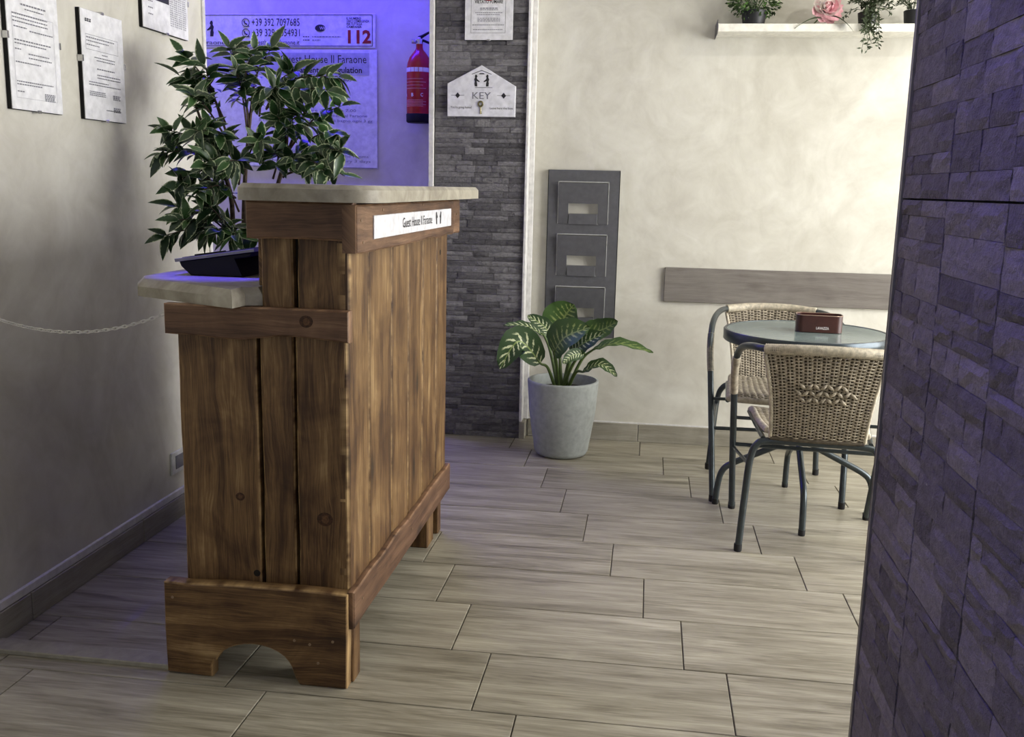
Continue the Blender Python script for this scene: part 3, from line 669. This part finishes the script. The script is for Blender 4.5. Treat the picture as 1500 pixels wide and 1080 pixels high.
# ------------------------------------------------------------------ steel magazine rack
rk = thing('magazine_rack', 'anthracite steel wall rack with three cut-out pockets above the pot', 'rack', (-.311, YB, .50))
RW, RH = .166, .776
pock = [(.530, .724), (.290, .484), (.046, .240)]
m = MB(); zs = [0]
for z0, z1 in sorted(pock): m.box(-RW, RW, -.026, -.022, zs[-1], z0); zs.append(z1)
m.box(-RW, RW, -.026, -.022, zs[-1], RH)
for z0, z1 in pock: m.box(-RW, -.118, -.026, -.022, z0, z1); m.box(.117, RW, -.026, -.022, z0, z1)
m.box(-RW, -RW+.003, -.026, 0, 0, RH); m.box(RW-.003, RW, -.026, 0, 0, RH)
m.build('panel', 'anthracite', rk, 0)
for z0, z1 in pock:
    out = [(-.114, z0), (-.068, z0), (-.068, z0+.094), (.069, z0+.094), (.069, z0), (.113, z0), (.113, z1-.006), (-.114, z1-.006)]
    fr = lambda u, v, w, z0=z0, z1=z1: (u, -w-.026-.020*(v-z0)/(z1-z0), v)
    fp = MB().prism(out, 0, .003, fr).build('pocket_flap', 'anthracite', rk, 0)
    MB().box(-.066, .067, -.034, -.010, z0-.002, z0+.047, .001).build('ledge', 'anthracite', fp)
    m = MB(); e = .0022
    for (a, b, c, d) in ((-.118, .117, z1-.003, z1), (-.118, -.1155, z0, z1), (.1148, .117, z0, z1), (-.072, .073, z0-.001, z0+.002), (-.0705, -.068, z0, z0+.094)): m.box(a, b, -.0285, -.024, c, d)
    m.build('cut_highlight', 'anthracite_highlight', fp, 0)  # pale strips that paint highlights along the cut-outs

# ------------------------------------------------------------------ wood strip and flower shelf on the back wall
tag(MB().box(.078, 1.62, YB-.018, YB, .683, .842, .002, 'x').build('wall_strip', 'grey_wood'), 'long grey wood board fixed to the back wall behind the table', 'wall panel')
sh = tag(MB().box(.247, 1.45, 4.43, YB, 1.864, 1.897, .002).build('wall_shelf', 'shelf_white'), 'long white floating shelf carrying small plants', 'shelf')
MB().box(.2445, .247, 4.44, YB, 1.855, 1.915, .0005).build('end_plate', 'anthracite', sh)
ZS = 1.8975

# ------------------------------------------------------------------ leaves
def leaf_mesh(name, L, Wd, mat, nu=6, fold=.25, droop=.15, shape=None):
    """leaf along +x, face up; uv: u along, v = 0 on the midrib to 1 at the edge"""
    shape = shape or (lambda t: math.sin(PI*t**.8)**.85*(1-.25*t))
    vs = []; uv = []; fs = []
    for i in range(nu+1):
        t = i/nu; w = max(.0, shape(t))*Wd/2; x = L*t; z = -droop*L*t*t
        for s, e in ((-1, 1.0), (0, 0.0), (1, 1.0)): vs.append((x, s*w, z+abs(s)*w*fold)); uv.append((t, e))
    for i in range(nu):
        for j in range(2): a = i*3+j; fs.append((a, a+1, a+4, a+3))
    m = MB(); m.add(vs, fs, uv)
    me = m.mesh(name, mat, 180); return me

# ------------------------------------------------------------------ artificial ficus behind the counter
FB = Vector((-1.36, 3.12, 0))
fi = thing('ficus_tree', 'bushy artificial ficus with variegated leaves behind the counter', 'plant', FB)
MB().lathe([(0, 0), (.10, 0), (.115, .01), (.135, .24), (.14, .25), (.128, .25), (.12, .22), (0, .22)], 28).build('pot', 'pot_black', fi)
MB().lathe([(.121, .215), (.06, .224), (0, .226)], 24).build('soil', 'soil', fi)
ficus_leaves = [leaf_mesh('leaf', L, w, 'ficus_leaf', 6, fo, dr) for L, w, fo, dr in ((.070, .034, .3, .2), (.062, .032, .2, .35), (.076, .034, .45, .3), (.056, .028, .25, .15))]
trunk_top = at(372, 180, 3.10)-FB
stems = [catmull([Vector((0.0, 0, .2)), Vector((.01, .0, .7)), at(358, 290, 3.12)-FB, at(365, 190, 3.10)-FB, at(374, 110, 3.08)-FB], 6),
         catmull([Vector((.02, .02, .2)), Vector((.04, .0, .75)), at(400, 300, 3.06)-FB, at(425, 215, 3.0)-FB, at(455, 150, 2.96)-FB], 6),
         catmull([Vector((-.02, .0, .2)), Vector((-.03, -.02, .7)), at(340, 300, 3.0)-FB, at(310, 220, 2.95)-FB, at(285, 150, 2.92)-FB], 6)]
for st in stems: MB().tube(st, [.012-.0085*i/(len(st)-1) for i in range(len(st))], 7).build('stem', 'bark', fi, 60)
# sprays: (where they leave, where they end in the photograph, depth at the end, leaves)
sprays = [((365, 190, 3.1), (372, 72, 3.06), 12), ((366, 170, 3.1), (398, 70, 3.1), 10), ((366, 180, 3.1), (335, 70, 3.05), 10), ((362, 190, 3.1), (345, 100, 3.0), 10),
          ((330, 180, 3.0), (268, 78, 2.95), 9), ((325, 180, 3.0), (264, 112, 2.96), 9), ((330, 190, 3.0), (300, 95, 2.95), 9), ((330, 200, 3.0), (282, 140, 2.86), 10),
          ((368, 150, 3.1), (495, 112, 2.95), 12), ((390, 160, 3.05), (480, 132, 2.93), 9), ((390, 160, 3.05), (430, 105, 3.0), 10), ((380, 170, 3.05), (410, 130, 2.92), 10),
          ((420, 225, 3.0), (500, 155, 2.92), 8), ((420, 225, 3.0), (447, 165, 2.95), 9), ((420, 230, 3.0), (405, 170, 2.93), 9), ((425, 235, 3.0), (490, 195, 2.88), 10), ((425, 240, 3.0), (500, 222, 2.84), 11), ((425, 250, 3.0), (475, 250, 2.82), 10), ((420, 255, 3.0), (505, 258, 2.86), 8), ((415, 260, 3.0), (430, 235, 2.86), 8), ((400, 262, 3.0), (395, 225, 2.9), 8),
          ((350, 250, 3.05), (320, 195, 2.85), 11), ((345, 240, 3.05), (285, 190, 2.84), 11), ((340, 250, 3.0), (243, 190, 2.88), 11), ((335, 250, 3.0), (238, 225, 2.86), 11), ((335, 260, 3.0), (262, 268, 2.84), 11), ((340, 260, 3.0), (300, 240, 2.80), 11),
          ((350, 270, 3.05), (335, 235, 2.78), 10), ((355, 250, 3.05), (385, 205, 2.85), 10), ((345, 290, 3.0), (292, 282, 2.82), 8), ((350, 310, 3.05), (300, 262, 2.9), 7),
          ((345, 350, 2.95), (258, 302, 2.84), 7), ((340, 352, 2.95), (242, 345, 2.82), 9), ((340, 355, 2.95), (262, 322, 2.80), 8), ((345, 355, 2.95), (303, 300, 2.84), 7), ((350, 360, 2.95), (320, 338, 2.82), 7), ((350, 362, 2.95), (375, 352, 2.86), 6), ((345, 362, 2.95), (345, 345, 2.80), 6)]
sprays = [(a, b, n) for a, b, n in sprays]
leaf_spots = []
for a, b, n in sprays:
    n = int(n*2.3)
    p, q = at(*a)-FB, at(*b)-FB; mid = p.lerp(q, .5)+Vector((rnd.uniform(-.02, .02), rnd.uniform(-.02, .02), .03)); path = catmull([p, mid, q], 5)
    MB().tube(path, [.0038-.0026*i/(len(path)-1) for i in range(len(path))], 5).build('twig', 'bark', fi, 60)
    for i in range(n):
        t = .30+.70*i/(n-1); f = t*(len(path)-1); c = path[min(int(f), len(path)-2)].lerp(path[min(int(f), len(path)-2)+1], f-min(int(f), len(path)-2))
        d = (q-p).normalized()
        side = Vector((rnd.uniform(-1, 1), rnd.uniform(-1, .7), rnd.uniform(-.75, .6))); side = (side-d*side.dot(d)).normalized()
        v = (d*rnd.uniform(.25, .9)+side*rnd.uniform(.5, 1.0)+Vector((0, 0, -.28))).normalized()
        if i == n-1: v = (d+Vector((0, 0, -.25))).normalized()
        upv = Vector((rnd.uniform(-.5, .7), rnd.uniform(-1.0, .1), rnd.uniform(.3, 1.0))); yv = upv.cross(v)
        if yv.length < .05: yv = Vector((0, 1, 0)).cross(v)
        yv.normalize(); zv = v.cross(yv); R3 = Matrix((v, yv, zv)).transposed()
        s = rnd.uniform(.85, 1.2); tip = c+v*.07*s+FB; w_ = c+FB
        if any((q_.x > -.945 and q_.z < 1.205 and q_.y < 3.40) or (q_.x > -1.29 and q_.z < .975 and q_.y < 2.95) or q_.x < XL+.012 for q_ in (tip, w_)): continue
        leaf_spots.append((c.y, c, R3, s))
leaf_spots.sort(key=lambda q: q[0]); far = MB()
for i, (_, c, R3, s) in enumerate(leaf_spots):
    me = rnd.choice(ficus_leaves)
    if i < 300: inst('leaf', me, fi, c, R3.to_euler(), (s, s, s))
    else: far.add([c+R3 @ (v.co*s) for v in me.vertices], [tuple(p.vertices) for p in me.polygons], [(i//3/6, abs(i % 3-1)) for i in range(len(me.vertices))])
o = far.build('far_leaves', 'ficus_leaf', fi, 180); o['kind'] = 'stuff'

# ------------------------------------------------------------------ potted dieffenbachia
DB = Vector((-.355, 4.30, 0))
db = thing('potted_dieffenbachia', 'dieffenbachia with cream-striped leaves in a pale grey round planter', 'plant', DB)
MB().lathe([(0, 0), (.098, 0), (.112, .006), (.122, .022), (.150, .20), (.160, .335), (.160, .343), (.157, .346), (.150, .346), (.148, .338), (.144, .28), (0, .28)], 48).build('planter', 'pot_grey', db, 50)
MB().lathe([(.1455, .296), (.08, .304), (0, .306)], 32).build('soil', 'soil', db)
def big_leaf(root, b, mid, tip, width, face, shape=None, name='leaf'):
    """blade along b-mid-tip with its own stalk; face = direction its upper side looks to"""
    C = catmull([b, mid, tip], 7); n = len(C)-1; vs = []; uv = []; fs = []; face = Vector(face).normalized()
    for i, c in enumerate(C):
        t = i/n; d = (C[min(i+1, n)]-C[max(i-1, 0)]).normalized(); sd = d.cross(face).normalized(); nr = sd.cross(d)
        w = width/2*max(.0, math.sin(PI*t**.82)**.75)*(1 if t < .98 else 0)
        for j in range(-3, 4):
            k2 = j/3; vs.append(c+sd*w*k2+nr*(abs(k2)*w*.32+.004*math.sin(t*26+k2*5)*abs(k2))); uv.append((t, k2))
    for i in range(n):
        for j in range(6): a = i*7+j; fs.append((a, a+1, a+8, a+7))
    lf = MB().add(vs, fs, uv).build(name, 'dieffenbachia_leaf', db, 180)
    if root is not None:
        st = catmull([root, root.lerp(b, .55)+Vector((0, 0, .035)), b, C[2]], 6); MB().tube(st, [.0085-.0055*i/(len(st)-1) for i in range(len(st))], 8).build('leaf_stalk', 'stem_green', lf, 60)
a_ = lambda x, y, Y: at(x, y, Y)-DB
rt = lambda x, y=4.28: Vector((x, y, .30))-Vector((DB.x, DB.y, 0))
big_leaf(rt(-.385), a_(792, 533, 4.20), a_(760, 500, 4.14), a_(732, 541, 4.10), .135, (.1, -1, .55))
big_leaf(rt(-.375), a_(797, 492, 4.30), a_(770, 477, 4.28), a_(737, 477, 4.24), .05, (.1, -.5, 1))
big_leaf(rt(-.37), a_(806, 496, 4.33), a_(797, 478, 4.34), a_(772, 462, 4.34), .075, (.5, -1, .3))
big_leaf(rt(-.36), a_(817, 492, 4.36), a_(826, 466, 4.37), a_(841, 446, 4.36), .185, (-.1, -1, .25))
big_leaf(rt(-.37), a_(811, 517, 4.20), a_(828, 494, 4.16), a_(864, 480, 4.14), .165, (-.35, -1, .75))
big_leaf(rt(-.34), a_(836, 518, 4.24), a_(856, 502, 4.20), a_(884, 489, 4.18), .105, (.15, -1, .8))
big_leaf(rt(-.345), a_(848, 486, 4.34), a_(880, 484, 4.32), a_(905, 470, 4.28), .105, (.0, -1, .6))
big_leaf(rt(-.335), a_(868, 513, 4.24), a_(906, 503, 4.20), a_(957, 517, 4.16), .062, (.1, -.55, 1))
big_leaf(rt(-.335), a_(854, 545, 4.18), a_(880, 534, 4.14), a_(904, 552, 4.10), .060, (.1, -.8, 1))
big_leaf(rt(-.36), a_(856, 518, 4.18), a_(838, 521, 4.14), a_(824, 533, 4.11), .055, (.2, -1, .3))
big_leaf(rt(-.355), a_(842, 505, 4.36), a_(862, 488, 4.4), a_(872, 476, 4.42), .08, (.0, -1, .5))

# ------------------------------------------------------------------ bistro table
TB = Vector((.592, 3.695, 0))
tb = thing('bistro_table', 'round glass-topped bistro table with dark metal rim and bent tube legs', 'table', TB)
MB().lathe([(.286, .652), (.296, .650), (.300, .654), (.300, .688), (.297, .692), (.288, .692), (.286, .688)], 72).build('rim', 'table_rim', tb, 50)
MB().lathe([(0, .684), (.287, .684), (.287, .6905), (0, .6905)], 72).build('glass_top', 'textured_glass', tb, 30)
for q in range(4):
    a = PI/2*q-.03; c, s = math.cos(a), math.sin(a); P2 = lambda r, z, o=.0: Vector((c*r-s*o, s*r+c*o, z))
    path = catmull([P2(.292, .008), P2(.286, .08), P2(.272, .135), P2(.235, .168), P2(.12, .225), P2(.05, .265), P2(.034, .32), P2(.034, .46), P2(.045, .56), P2(.10, .63), P2(.16, .66)], 5)
    l = MB().tube(path, .0122, 10).build('leg', 'tube_metal', tb, 60); MB().lathe([(0, 0), (.0115, 0), (.0125, .004), (.0125, .022), (0, .022)], 12, P2(.292, 0)).build('foot_cap', 'dark_rubber', l)
MB().lathe([(.047, .36), (.050, .362), (.050, .376), (.047, .378), (.02, .378), (.02, .36)], 24).build('collar', 'tube_metal', tb)

# ------------------------------------------------------------------ rattan chairs
def weave(surf, ncol, nrow, r_warp, r_weft, amp, skip=None):
    """strands over a surface: warp ribs along v, weft rows along u passing over and under"""
    warp = MB(); weft = MB()
    def nrm(u, v):
        e = .01; a = surf(min(u+e, 1), v)-surf(max(u-e, 0), v); b = surf(u, min(v+e, 1))-surf(u, max(v-e, 0)); return a.cross(b).normalized()
    for i in range(ncol*2+1):
        u = i/(ncol*2); warp.tube([surf(u, j/12) for j in range(13)], r_warp, 5)
    for j in range(nrow):
        v = (j+.5)/nrow; path = []; n = ncol*4
        for i in range(n+1):
            u = i/n; path.append(surf(u, v)+nrm(u, v)*amp*math.sin(PI*u*ncol*1.0+PI*(j % 2)+.001))
        weft.tube(path, r_weft, 4, False)
    return warp, weft
def wrapped(path, r, ring, name, mat, parent):
    P_ = catmull(path, 10); L = sum((P_[i+1]-P_[i]).length for i in range(len(P_)-1)); n = int(L/ring)*2
    pts = []; acc = [0]
    for i in range(len(P_)-1): acc.append(acc[-1]+(P_[i+1]-P_[i]).length)
    k2 = 0
    for i in range(n+1):
        d = L*i/n
        while k2 < len(acc)-2 and acc[k2+1] < d: k2 += 1
        f = (d-acc[k2])/max(1e-9, acc[k2+1]-acc[k2]); pts.append(P_[k2].lerp(P_[k2+1], f))
    return MB().tube(pts, [r*(1.0 if i % 2 else .86) for i in range(n+1)], 9).build(name, mat, parent, 180)
def back_surf(u, v):                     # u left to right, v top to bottom
    x = (u-.5)*(.296+.076*(1-v)**2); e = (2*u-1)
    return Vector((x, -.292+.075*v+.020*e*e*(1-.4*v)-.012*math.sin(PI*v), .698-.300*v-.012*e*e*(1-v)))
def seat_surf(u, v):                     # v back to front
    e = 2*u-1; w = .315+.085*v
    return Vector(((u-.5)*w, -.195+.385*v, .418+.008*e*e-.012*math.sin(PI*v)-.035*max(0, v-.82)*4*max(0, v-.82)*4))
def make_chair(label, loc, rz):
    t = thing('rattan_chair', label, 'chair', loc, rz, 'rattan bistro chairs')
    half = [(.245, .235, .006), (.256, .165, .24), (.266, .075, .47), (.270, .035, .565), (.266, -.01, .635), (.252, -.085, .676), (.222, -.19, .697), (.180, -.265, .702), (.09, -.298, .708)]
    full = half+[(0, -.305, .710)]+[(-x, y, z) for x, y, z in half[::-1]]
    fr = MB().tube(catmull(full, 5), .0122, 10).build('front_frame', 'tube_metal', t, 60)
    rear = [(.228, -.222, .006), (.218, -.214, .18), (.208, -.206, .315), (.190, -.202, .368), (.150, -.200, .384), (0, -.200, .386)]
    rf = MB().tube(catmull(rear+[(-x, y, z) for x, y, z in rear[:-1][::-1]], 5), .0120, 10).build('rear_frame', 'tube_metal', t, 60)
    for s in (-1, 1):
        MB().lathe([(0, 0), (.0125, 0), (.0135, .004), (.0135, .026), (0, .026)], 12, (s*.2455, .2345, 0)).build('foot_cap', 'dark_rubber', fr); MB().lathe([(0, 0), (.0125, 0), (.0135, .004), (.0135, .026), (0, .026)], 12, (s*.2285, -.222, 0)).build('foot_cap', 'dark_rubber', rf)
        wrapped([(s*.2665, .068, .485), (s*.270, .035, .562), (s*.267, -.005, .628)], .0145, .005, 'arm_wrap', 'rattan', t)
        MB().tube([(s*.17, -.20, .392), (s*.205, .185, .395)], .0085, 8).build('seat_rail', 'tube_metal', t)
    MB().tube([(-.262, .112, .385), (.262, .112, .385)], .0065, 8).build('cross_rod', 'tube_metal', t); MB().tube([(-.258, .152, .275), (.258, .152, .275)], .0075, 8).build('cross_rod', 'tube_metal', t)
    MB().tube([(-.255, .16, .262), (-.21, -.207, .30)], .006, 8).build('side_rod', 'tube_metal', t); MB().tube([(.255, .16, .262), (.21, -.207, .30)], .006, 8).build('side_rod', 'tube_metal', t)
    bk = MB()
    n = 14; bk.add([back_surf(i/n, j/n)+Vector((0, .0015, 0)) for j in range(n+1) for i in range(n+1)], [(j*(n+1)+i, j*(n+1)+i+1, (j+1)*(n+1)+i+1, (j+1)*(n+1)+i) for i in range(n) for j in range(n)])
    bo = bk.build('backrest', 'rattan_dark', t, 180)  # dark sheet behind the strands, paints the shade in the weave holes
    a, b = weave(back_surf, 13, 56, .0030, .0021, .0055); o = a.build('warp_strands', 'rattan', bo, 180); o['kind'] = 'stuff'; o = b.build('weft_strands', 'rattan', bo, 180); o['kind'] = 'stuff'
    br = MB()
    for j in range(3):
        for i in range(9):
            if abs(i-4)+abs(j-1)*1.2 > 4.6: continue
            c = back_surf(.24+.52*i/8+(.03 if j % 2 else 0), .36+.075*j); q = 1 if (i+j) % 2 else -1; br.tube([c+Vector((-.011, -.003, q*.009)), c+Vector((0, -.0105, 0)), c+Vector((.011, -.003, -q*.009))], [.003, .0062, .003], 6)
    o = br.build('braid', 'rattan', bo, 180); o['kind'] = 'stuff'
    for u in (0, 1): wrapped([back_surf(u, v/6) for v in range(7)], .0075, .005, 'border_wrap', 'rattan_light', bo)
    wrapped([(-.186, -.262, .7005), (-.09, -.298, .708), (0, -.305, .710), (.09, -.298, .708), (.186, -.262, .7005)], .0185, .0058, 'top_wrap', 'rattan_light', bo)
    wrapped([back_surf(i/6, 1.0) for i in range(7)], .009, .005, 'border_wrap', 'rattan_dark', bo)
    sk = MB(); sk.add([seat_surf(i/n, j/n)-Vector((0, 0, .003)) for j in range(n+1) for i in range(n+1)], [(j*(n+1)+i, j*(n+1)+i+1, (j+1)*(n+1)+i+1, (j+1)*(n+1)+i) for i in range(n) for j in range(n)])
    so_ = sk.build('seat', 'rattan_dark', t, 180)  # dark sheet under the strands, paints the shade between them
    a, b = weave(seat_surf, 15, 54, .0026, .0022, .0042); o = a.build('warp_strands', 'rattan', so_, 180); o['kind'] = 'stuff'; o = b.build('weft_strands', 'rattan', so_, 180); o['kind'] = 'stuff'
    for u in (0, 1): wrapped([seat_surf(u, v/6)-Vector((0, 0, .006)) for v in range(7)], .012, .0055, 'border_wrap', 'rattan_light', so_)
    wrapped([seat_surf(i/6, 1.0)-Vector((0, 0, .004)) for i in range(7)], .013, .0055, 'border_wrap', 'rattan', so_)
    return t
c1 = make_chair('woven rattan armchair seen from behind, in front of the round table', (.588, 3.410, 0), math.radians(-4))
def dup(src, loc, rz, label):
    r = src.copy(); COL.objects.link(r); r.location = loc; r.rotation_euler = (0, 0, rz); r['label'] = label
    for chd in list(src.children):
        c = chd.copy(); COL.objects.link(c); c.parent = r
        for g in list(chd.children): d = g.copy(); COL.objects.link(d); d.parent = c
    return r
dup(c1, (.532, 3.972, 0), PI+math.radians(1), 'woven rattan armchair behind the round table, facing it from the wall')

# sugar holder on the table
sg = thing('sugar_holder', 'dark brown open sugar packet holder with rounded corners on the glass table', 'holder', (.635, 3.70, .6925), math.radians(-4))
def rrect(w, d, r, n=5):
    out = []
    for cx, cy, a0 in ((w-r, d-r, 0), (-w+r, d-r, PI/2), (-w+r, -d+r, PI), (w-r, -d+r, 1.5*PI)):
        for i in range(n+1): a = a0+PI/2*i/n; out.append((cx+r*math.cos(a), cy+r*math.sin(a)))
    return out
o_, i_ = rrect(.082, .042, .026), rrect(.079, .039, .023); n = len(o_)
vs = [(x, y, 0) for x, y in o_]+[(x, y, .062) for x, y in o_]+[(x, y, .062) for x, y in i_]+[(x, y, .006) for x, y in i_]
fs = [(k2*n+i, k2*n+(i+1) % n, (k2+1)*n+(i+1) % n, (k2+1)*n+i) for k2 in range(3) for i in range(n)]+[tuple(range(n))[::-1], tuple(range(3*n, 4*n))]
MB().add(vs, fs).build('box', 'sugar_brown', sg, 40)
MB().tube([(x, y, .062) for x, y in o_]+[(o_[0][0], o_[0][1], .062)], .0016, 6, False).build('rim_band', 'copper_band', sg)
lettering('LAVAZZA', -.012, .012, .009, sg, 'label_white', width=.045, y=-.0426, bold=.02)

# ------------------------------------------------------------------ plants on the white shelf
def twig_cloud(m, c, dirs, L, leaf, nl):
    for d in dirs:
        d = Vector(d); e = c+d*L; md = c.lerp(e, .5)+Vector((rnd.uniform(-.01, .01), rnd.uniform(-.01, .01), .02)); p = catmull([c, md, e], 4); m.tube(p, .0012, 4)
        for i in range(nl):
            q = p[min(len(p)-1, 2+int(i/nl*(len(p)-2)))]; v = (d*.6+Vector((rnd.uniform(-1, 1), rnd.uniform(-1, 1), rnd.uniform(-1, 1)))).normalized()*leaf; s = v.cross(Vector((rnd.uniform(-1, 1), .3, 1))).normalized()*leaf*.2
            m.add([q, q+v*.5+s, q+v, q+v*.5-s], [(0, 1, 2, 3)])
bp_ = thing('boxwood_pot', 'small round green bushy plant in a black pot, leftmost on the shelf', 'plant', (.400, 4.50, ZS))
MB().lathe([(0, 0), (.040, 0), (.046, .004), (.054, .060), (.050, .062), (.047, .055), (0, .055)], 24).build('pot', 'pot_black', bp_)
m = MB(); m2 = MB()
for i in range(900):
    v = Vector((rnd.gauss(0, 1), rnd.gauss(0, 1), rnd.gauss(0, 1))).normalized(); q = Vector((0, 0, .105))+Vector((v.x*.105, v.y*.085, v.z*.075))*rnd.uniform(.6, 1.05)
    d = (v+Vector((rnd.uniform(-.8, .8), rnd.uniform(-.8, .8), rnd.uniform(-.5, .8)))).normalized()*.02; s = d.cross(Vector((rnd.uniform(-1, 1), rnd.uniform(-1, 1), 1))).normalized()*.006
    (m if rnd.random() < .55 else m2).add([q, q+d*.5+s, q+d, q+d*.5-s], [(0, 1, 2, 3)])
for i in range(14): a = 2*PI*i/14; m.tube([(0, 0, .05), (.05*math.cos(a), .04*math.sin(a), .12)], .0015, 4)
o = m.build('dark_foliage', 'leaf_dark', bp_, 0); o['kind'] = 'stuff'; o = m2.build('light_foliage', 'leaf_mid', bp_, 0); o['kind'] = 'stuff'
pf = thing('pink_flower', 'pink artificial peony lying on the white shelf', 'flower', (.688, 4.475, ZS))
C0 = Vector((0.005, 0, .062))
def petal(L, w, cup):
    vs = []; fs = []; nn = 5
    for i in range(nn+1):
        t = i/nn; ww = w/2*math.sin(PI*(.12+.80*t))**.7
        for j in (-2, -1, 0, 1, 2): k2 = j/2; vs.append((L*t, ww*k2, cup*L*(t*t*.6+.35*k2*k2*t)+.003*math.sin(9*t+4*k2)))
    for i in range(nn):
        for j in range(4): a = i*5+j; fs.append((a, a+1, a+6, a+5))
    return MB().add(vs, fs)
pm = [petal(.062, .06, .55).mesh('petal', 'petal_pink', 180), petal(.052, .055, .9).mesh('petal', 'petal_pink', 180), petal(.056, .055, .7).mesh('petal', 'petal_pale', 180)]
axis = Vector((.25, -1, .25)).normalized()
q0 = axis.to_track_quat('Z', 'Y').to_matrix()
for ring, (cnt, tilt, mi, sc) in enumerate(((9, .15, 0, 1.05), (8, -.25, 2, .95), (8, -.55, 0, .85), (6, -.85, 1, .75), (5, -1.1, 1, .6))):
    for i in range(cnt):
        a = 2*PI*(i+ring*.37)/cnt
        R3 = q0 @ Matrix.Rotation(a, 3, 'Z') @ Matrix.Rotation(tilt, 3, 'Y')
        inst('petal', pm[2] if rnd.random() < .25 else pm[mi], pf, C0+axis*(.004*ring), R3.to_euler(), (sc, sc, sc))
fl_l = leaf_mesh('flower_leaf', .11, .05, 'leaf_dark', 8, .2, .55)
for (x, y, z, rz, ry) in ((-.01, -.03, .022, PI+.15, -.12), (.02, -.045, .028, -.35, .12), (.0, .02, .06, 1.3, -.6)):
    inst('leaf', fl_l, pf, (x, y, z), (0, ry, rz))
MB().tube([(0, .02, .05), (-.03, .06, .015), (-.08, .09, .005)], .003, 6).build('stalk', 'stem_green', pf)
tw = thing('trailing_plant', 'twiggy dark green trailing plant hanging over the shelf front', 'plant', (.868, 4.49, ZS))
MB().lathe([(0, 0), (.034, 0), (.040, .05), (.037, .052), (.034, .045), (0, .045)], 20).build('pot', 'pot_black', tw)
m = MB()
dirs = [Vector((rnd.uniform(-.9, .9), rnd.uniform(-.9, .3), rnd.uniform(-.1, .9))).normalized() for _ in range(34)]
twig_cloud(m, Vector((0, 0, .055)), dirs, .095, .022, 14)
for i in range(9):
    x = rnd.uniform(-.03, .05); e = Vector((x+rnd.uniform(-.02, .03), -.075, rnd.uniform(-.11, -.02))); p = catmull([Vector((0, 0, .05)), Vector((x*.7, -.06, .045)), Vector((x, -.076, .0)), e], 5); m.tube(p, .0012, 4)
    for j in range(26):
        q = p[3+int(j/26*(len(p)-3))]; v = Vector((rnd.uniform(-1, 1), rnd.uniform(-.8, .3), rnd.uniform(-1, .6))).normalized()*.024; s = v.cross(Vector((0, 1, .4))).normalized()*.0035; m.add([q, q+v*.5+s, q+v, q+v*.5-s], [(0, 1, 2, 3)])
o = m.build('foliage', 'twig_leaf', tw, 0); o['kind'] = 'stuff'
sp = thing('sprig_pot', 'small twiggy sprig in a black pot beside the near slate wall edge on shelf', 'plant', (1.062, 4.50, ZS))
MB().lathe([(0, 0), (.040, 0), (.046, .06), (.043, .062), (.04, .055), (0, .055)], 20).build('pot', 'pot_black', sp)
m = MB(); twig_cloud(m, Vector((-.01, 0, .058)), [Vector((rnd.uniform(-1, .5), rnd.uniform(-.5, .5), rnd.uniform(.15, 1))).normalized() for _ in range(16)], .075, .018, 10)
o = m.build('foliage', 'twig_leaf', sp, 0); o['kind'] = 'stuff'

# ceiling spotlight over the table side: it throws the shelf's shadow down the wall
cs = thing('ceiling_spotlight', 'round white ceiling spotlight in the table area', 'light', (1.75, 2.75, HC))
MB().lathe([(0, 0), (.06, 0), (.06, -.012), (.045, -.014), (.040, -.09), (.036, -.09), (.036, -.06), (0, -.06)], 28).build('housing', 'led_white', cs)
l = bpy.data.lights.new('spotlight_lamp', 'SPOT'); l.energy = 42; l.color = (1, .96, .88); l.shadow_soft_size = .05; l.spot_size = 2.0; l.spot_blend = .6
o = bpy.data.objects.new('spotlight_lamp', l); COL.objects.link(o); o.parent = cs; o.location = (0, 0, -.11)
o.rotation_euler = (Vector((.75, 4.6, 1.2))-Vector((1.75, 2.75, 2.64))).to_track_quat('-Z', 'Y').to_euler()

# blue downlight above the desk side of the counter
bd = thing('blue_downlight', 'round white ceiling downlight with blue lamp above the counter', 'light', (-1.09, 2.37, HC))
MB().lathe([(0, 0), (.055, 0), (.055, -.010), (.042, -.012), (.038, -.07), (.034, -.07), (.034, -.05), (0, -.05)], 28).build('housing', 'led_white', bd)
l = bpy.data.lights.new('blue_lamp', 'SPOT'); l.energy = 300; l.color = BLUE; l.shadow_soft_size = .03; l.spot_size = math.radians(12.5); l.spot_blend = .5
o = bpy.data.objects.new('blue_lamp', l); COL.objects.link(o); o.parent = bd; o.location = (0, 0, -.09); o.rotation_euler = Vector((.0, .0, -1.7)).to_track_quat('-Z', 'Y').to_euler()
